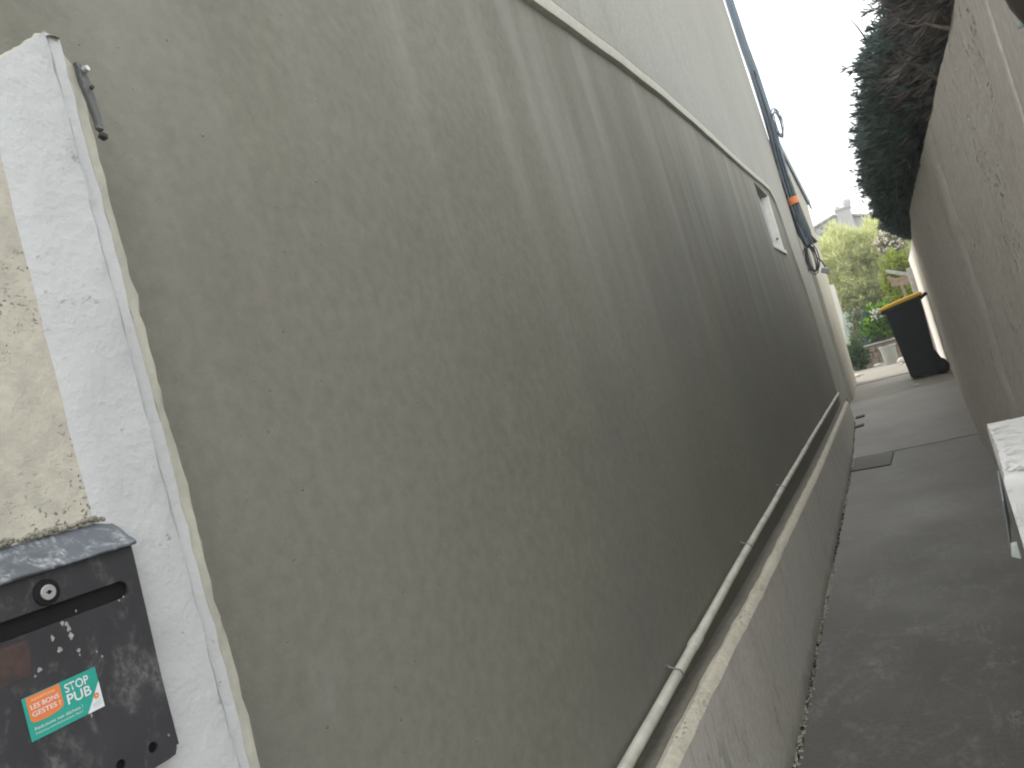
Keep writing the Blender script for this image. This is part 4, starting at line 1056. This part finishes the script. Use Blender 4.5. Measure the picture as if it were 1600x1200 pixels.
# background trees
bush('far_tree', 'hazy green tree behind the feathery shrub, left of the gabled house', 'tree', (-2.2, 22, -.75),
     [((-1.9, 22, .5), (1.1, .8, 1.2), 1500), ((.2, 22, .2), (1.4, .8, 1.2), 1800), ((1.6, 21, .4), (1.2, .8, 1.3), 1500)], .2, .05, (.22, .27, .13), (.38, .42, .22), 3, .8, 8)

# sparse saplings with bare twigs
def sapling(label, base, top, seed, nb=9, leafy=True):
    rg = random.Random(seed); t = thing('sapling', label, 'sapling', base)
    A, B = Vector(base), Vector(top)
    pts_ = [A.lerp(B, k/6)+Vector((rg.uniform(-.03, .03), rg.uniform(-.03, .03), 0)) for k in range(7)]
    b = MB(); b.tube([P(*p) for p in pts_], [.030, .026, .022, .018, .014, .010, .005], 6); b.build('trunk', M['twig'], t, True)
    tips = []
    for k in range(nb):
        s_ = rg.uniform(.55, 1.0); p = A.lerp(B, s_); d_ = Vector((rg.choice((-1, 1))*rg.uniform(.10, .34), rg.uniform(-.1, .1), rg.uniform(.12, .38)))*(1.3-s_)*1.5
        q = [p, p+d_*.5+Vector((0, 0, -.02)), p+d_]; b = MB(); b.tube([P(*v) for v in q], [.010, .007, .003], 5); b.build('branch', M['twig'], t, True)
        for m__ in range(6): tips.append(np.array(p+d_*rg.uniform(.3, 1.05)))
    if leafy:
        tips = np.array(tips); leaves('foliage', upts(tips), rng.normal(0, 1, tips.shape), .07, .014, tint((.10, .12, .07), (.20, .20, .12), len(tips)), t, rng, 3, .8)
sapling('thin sapling with bare twigs against the sky right of the chimney', (.05, 17.2, -.75), (.12, 17.2, 2.35), 3)
sapling('small leafy sapling touching the far end of the hedge', (.33, 15.2, -.75), (.36, 15.2, 1.95), 5, 14)
sapling('bare twiggy sapling right beside the lean-to roof end', (-.95, 17.0, -.75), (-.72, 17.0, 2.05), 9, 12)

# gabled house in the distance
gh = thing('gabled_house', 'distant grey gabled house with chimney behind the shrubs', 'house', (0, 32, -.75))
Yh = 32; gab = [(-2.9, -.8), (6.0, -.8), (6.0, 1.1), (1.35, 3.05), (-.45, 3.84), (-.98, 4.0), (-1.9, 3.78), (-2.9, 3.15)]
b = MB(); n = len(gab); b.add([P(x, Yh, z) for x, z in gab]+[P(x, Yh+6, z) for x, z in gab], [tuple(range(n)), tuple(range(2*n-1, n-1, -1))]+[(i, (i+1) % n, n+(i+1) % n, n+i) for i in range(n)])
b.build('wall', M['housewall'], gh)
b = MB(); rl = [(6.2, 1.05), (1.35, 3.08), (-.45, 3.87), (-.98, 4.035), (-1.9, 3.81), (-3.0, 3.12)]
for a, c in zip(rl[:-1], rl[1:]):
    b.add([P(a[0], Yh-.15, a[1]), P(c[0], Yh-.15, c[1]), P(c[0], Yh-.15, c[1]+.075), P(a[0], Yh-.15, a[1]+.075), P(a[0], Yh+6.1, a[1]), P(c[0], Yh+6.1, c[1]), P(c[0], Yh+6.1, c[1]+.075), P(a[0], Yh+6.1, a[1]+.075)],
          [(0, 1, 2, 3), (4, 7, 6, 5), (3, 2, 6, 7), (0, 4, 5, 1), (1, 5, 6, 2), (0, 3, 7, 4)])
b.build('roof', M['roof'], gh)
b = MB(); b.ubox((-.86, Yh-.25, 3.3), (-.36, Yh+.4, 4.16)); b.ubox((-.90, Yh-.29, 4.16), (-.32, Yh+.44, 4.24)); ch = b.build('chimney', M['chimney'], gh)
b = MB(); b.lathe(P(-.42, Yh+.05, 4.24), [(.0, 0), (.14, 0), (.20, .10), (.22, .25), (.17, .38), (.0, .42)], 14); b.build('pot', M['chimney'], ch, True)
b = MB(); b.lathe(P(-.78, Yh+.05, 4.24), [(.0, 0), (.10, 0), (.11, .18), (.0, .20)], 12); b.build('pot', M['chimney'], ch, True)

# ------------------------------------------------------------------ thin volume added to stand in for sky glare
b = MB(); b.box(Vector((-176, -62, -1.2)), Vector((176, 176, 10.5)))
hm = bpy.data.materials.new('veil_volume'); hm.use_nodes = True; t_ = hm.node_tree; t_.nodes.clear()
oo = t_.nodes.new('ShaderNodeOutputMaterial'); pv = t_.nodes.new('ShaderNodeVolumePrincipled')
pv.inputs['Density'].default_value = .0055; pv.inputs['Color'].default_value = (.92, .95, .97, 1)
t_.links.new(pv.outputs[0], oo.inputs['Volume'])
b.build('glare_veil', hm, None, kind='stuff')
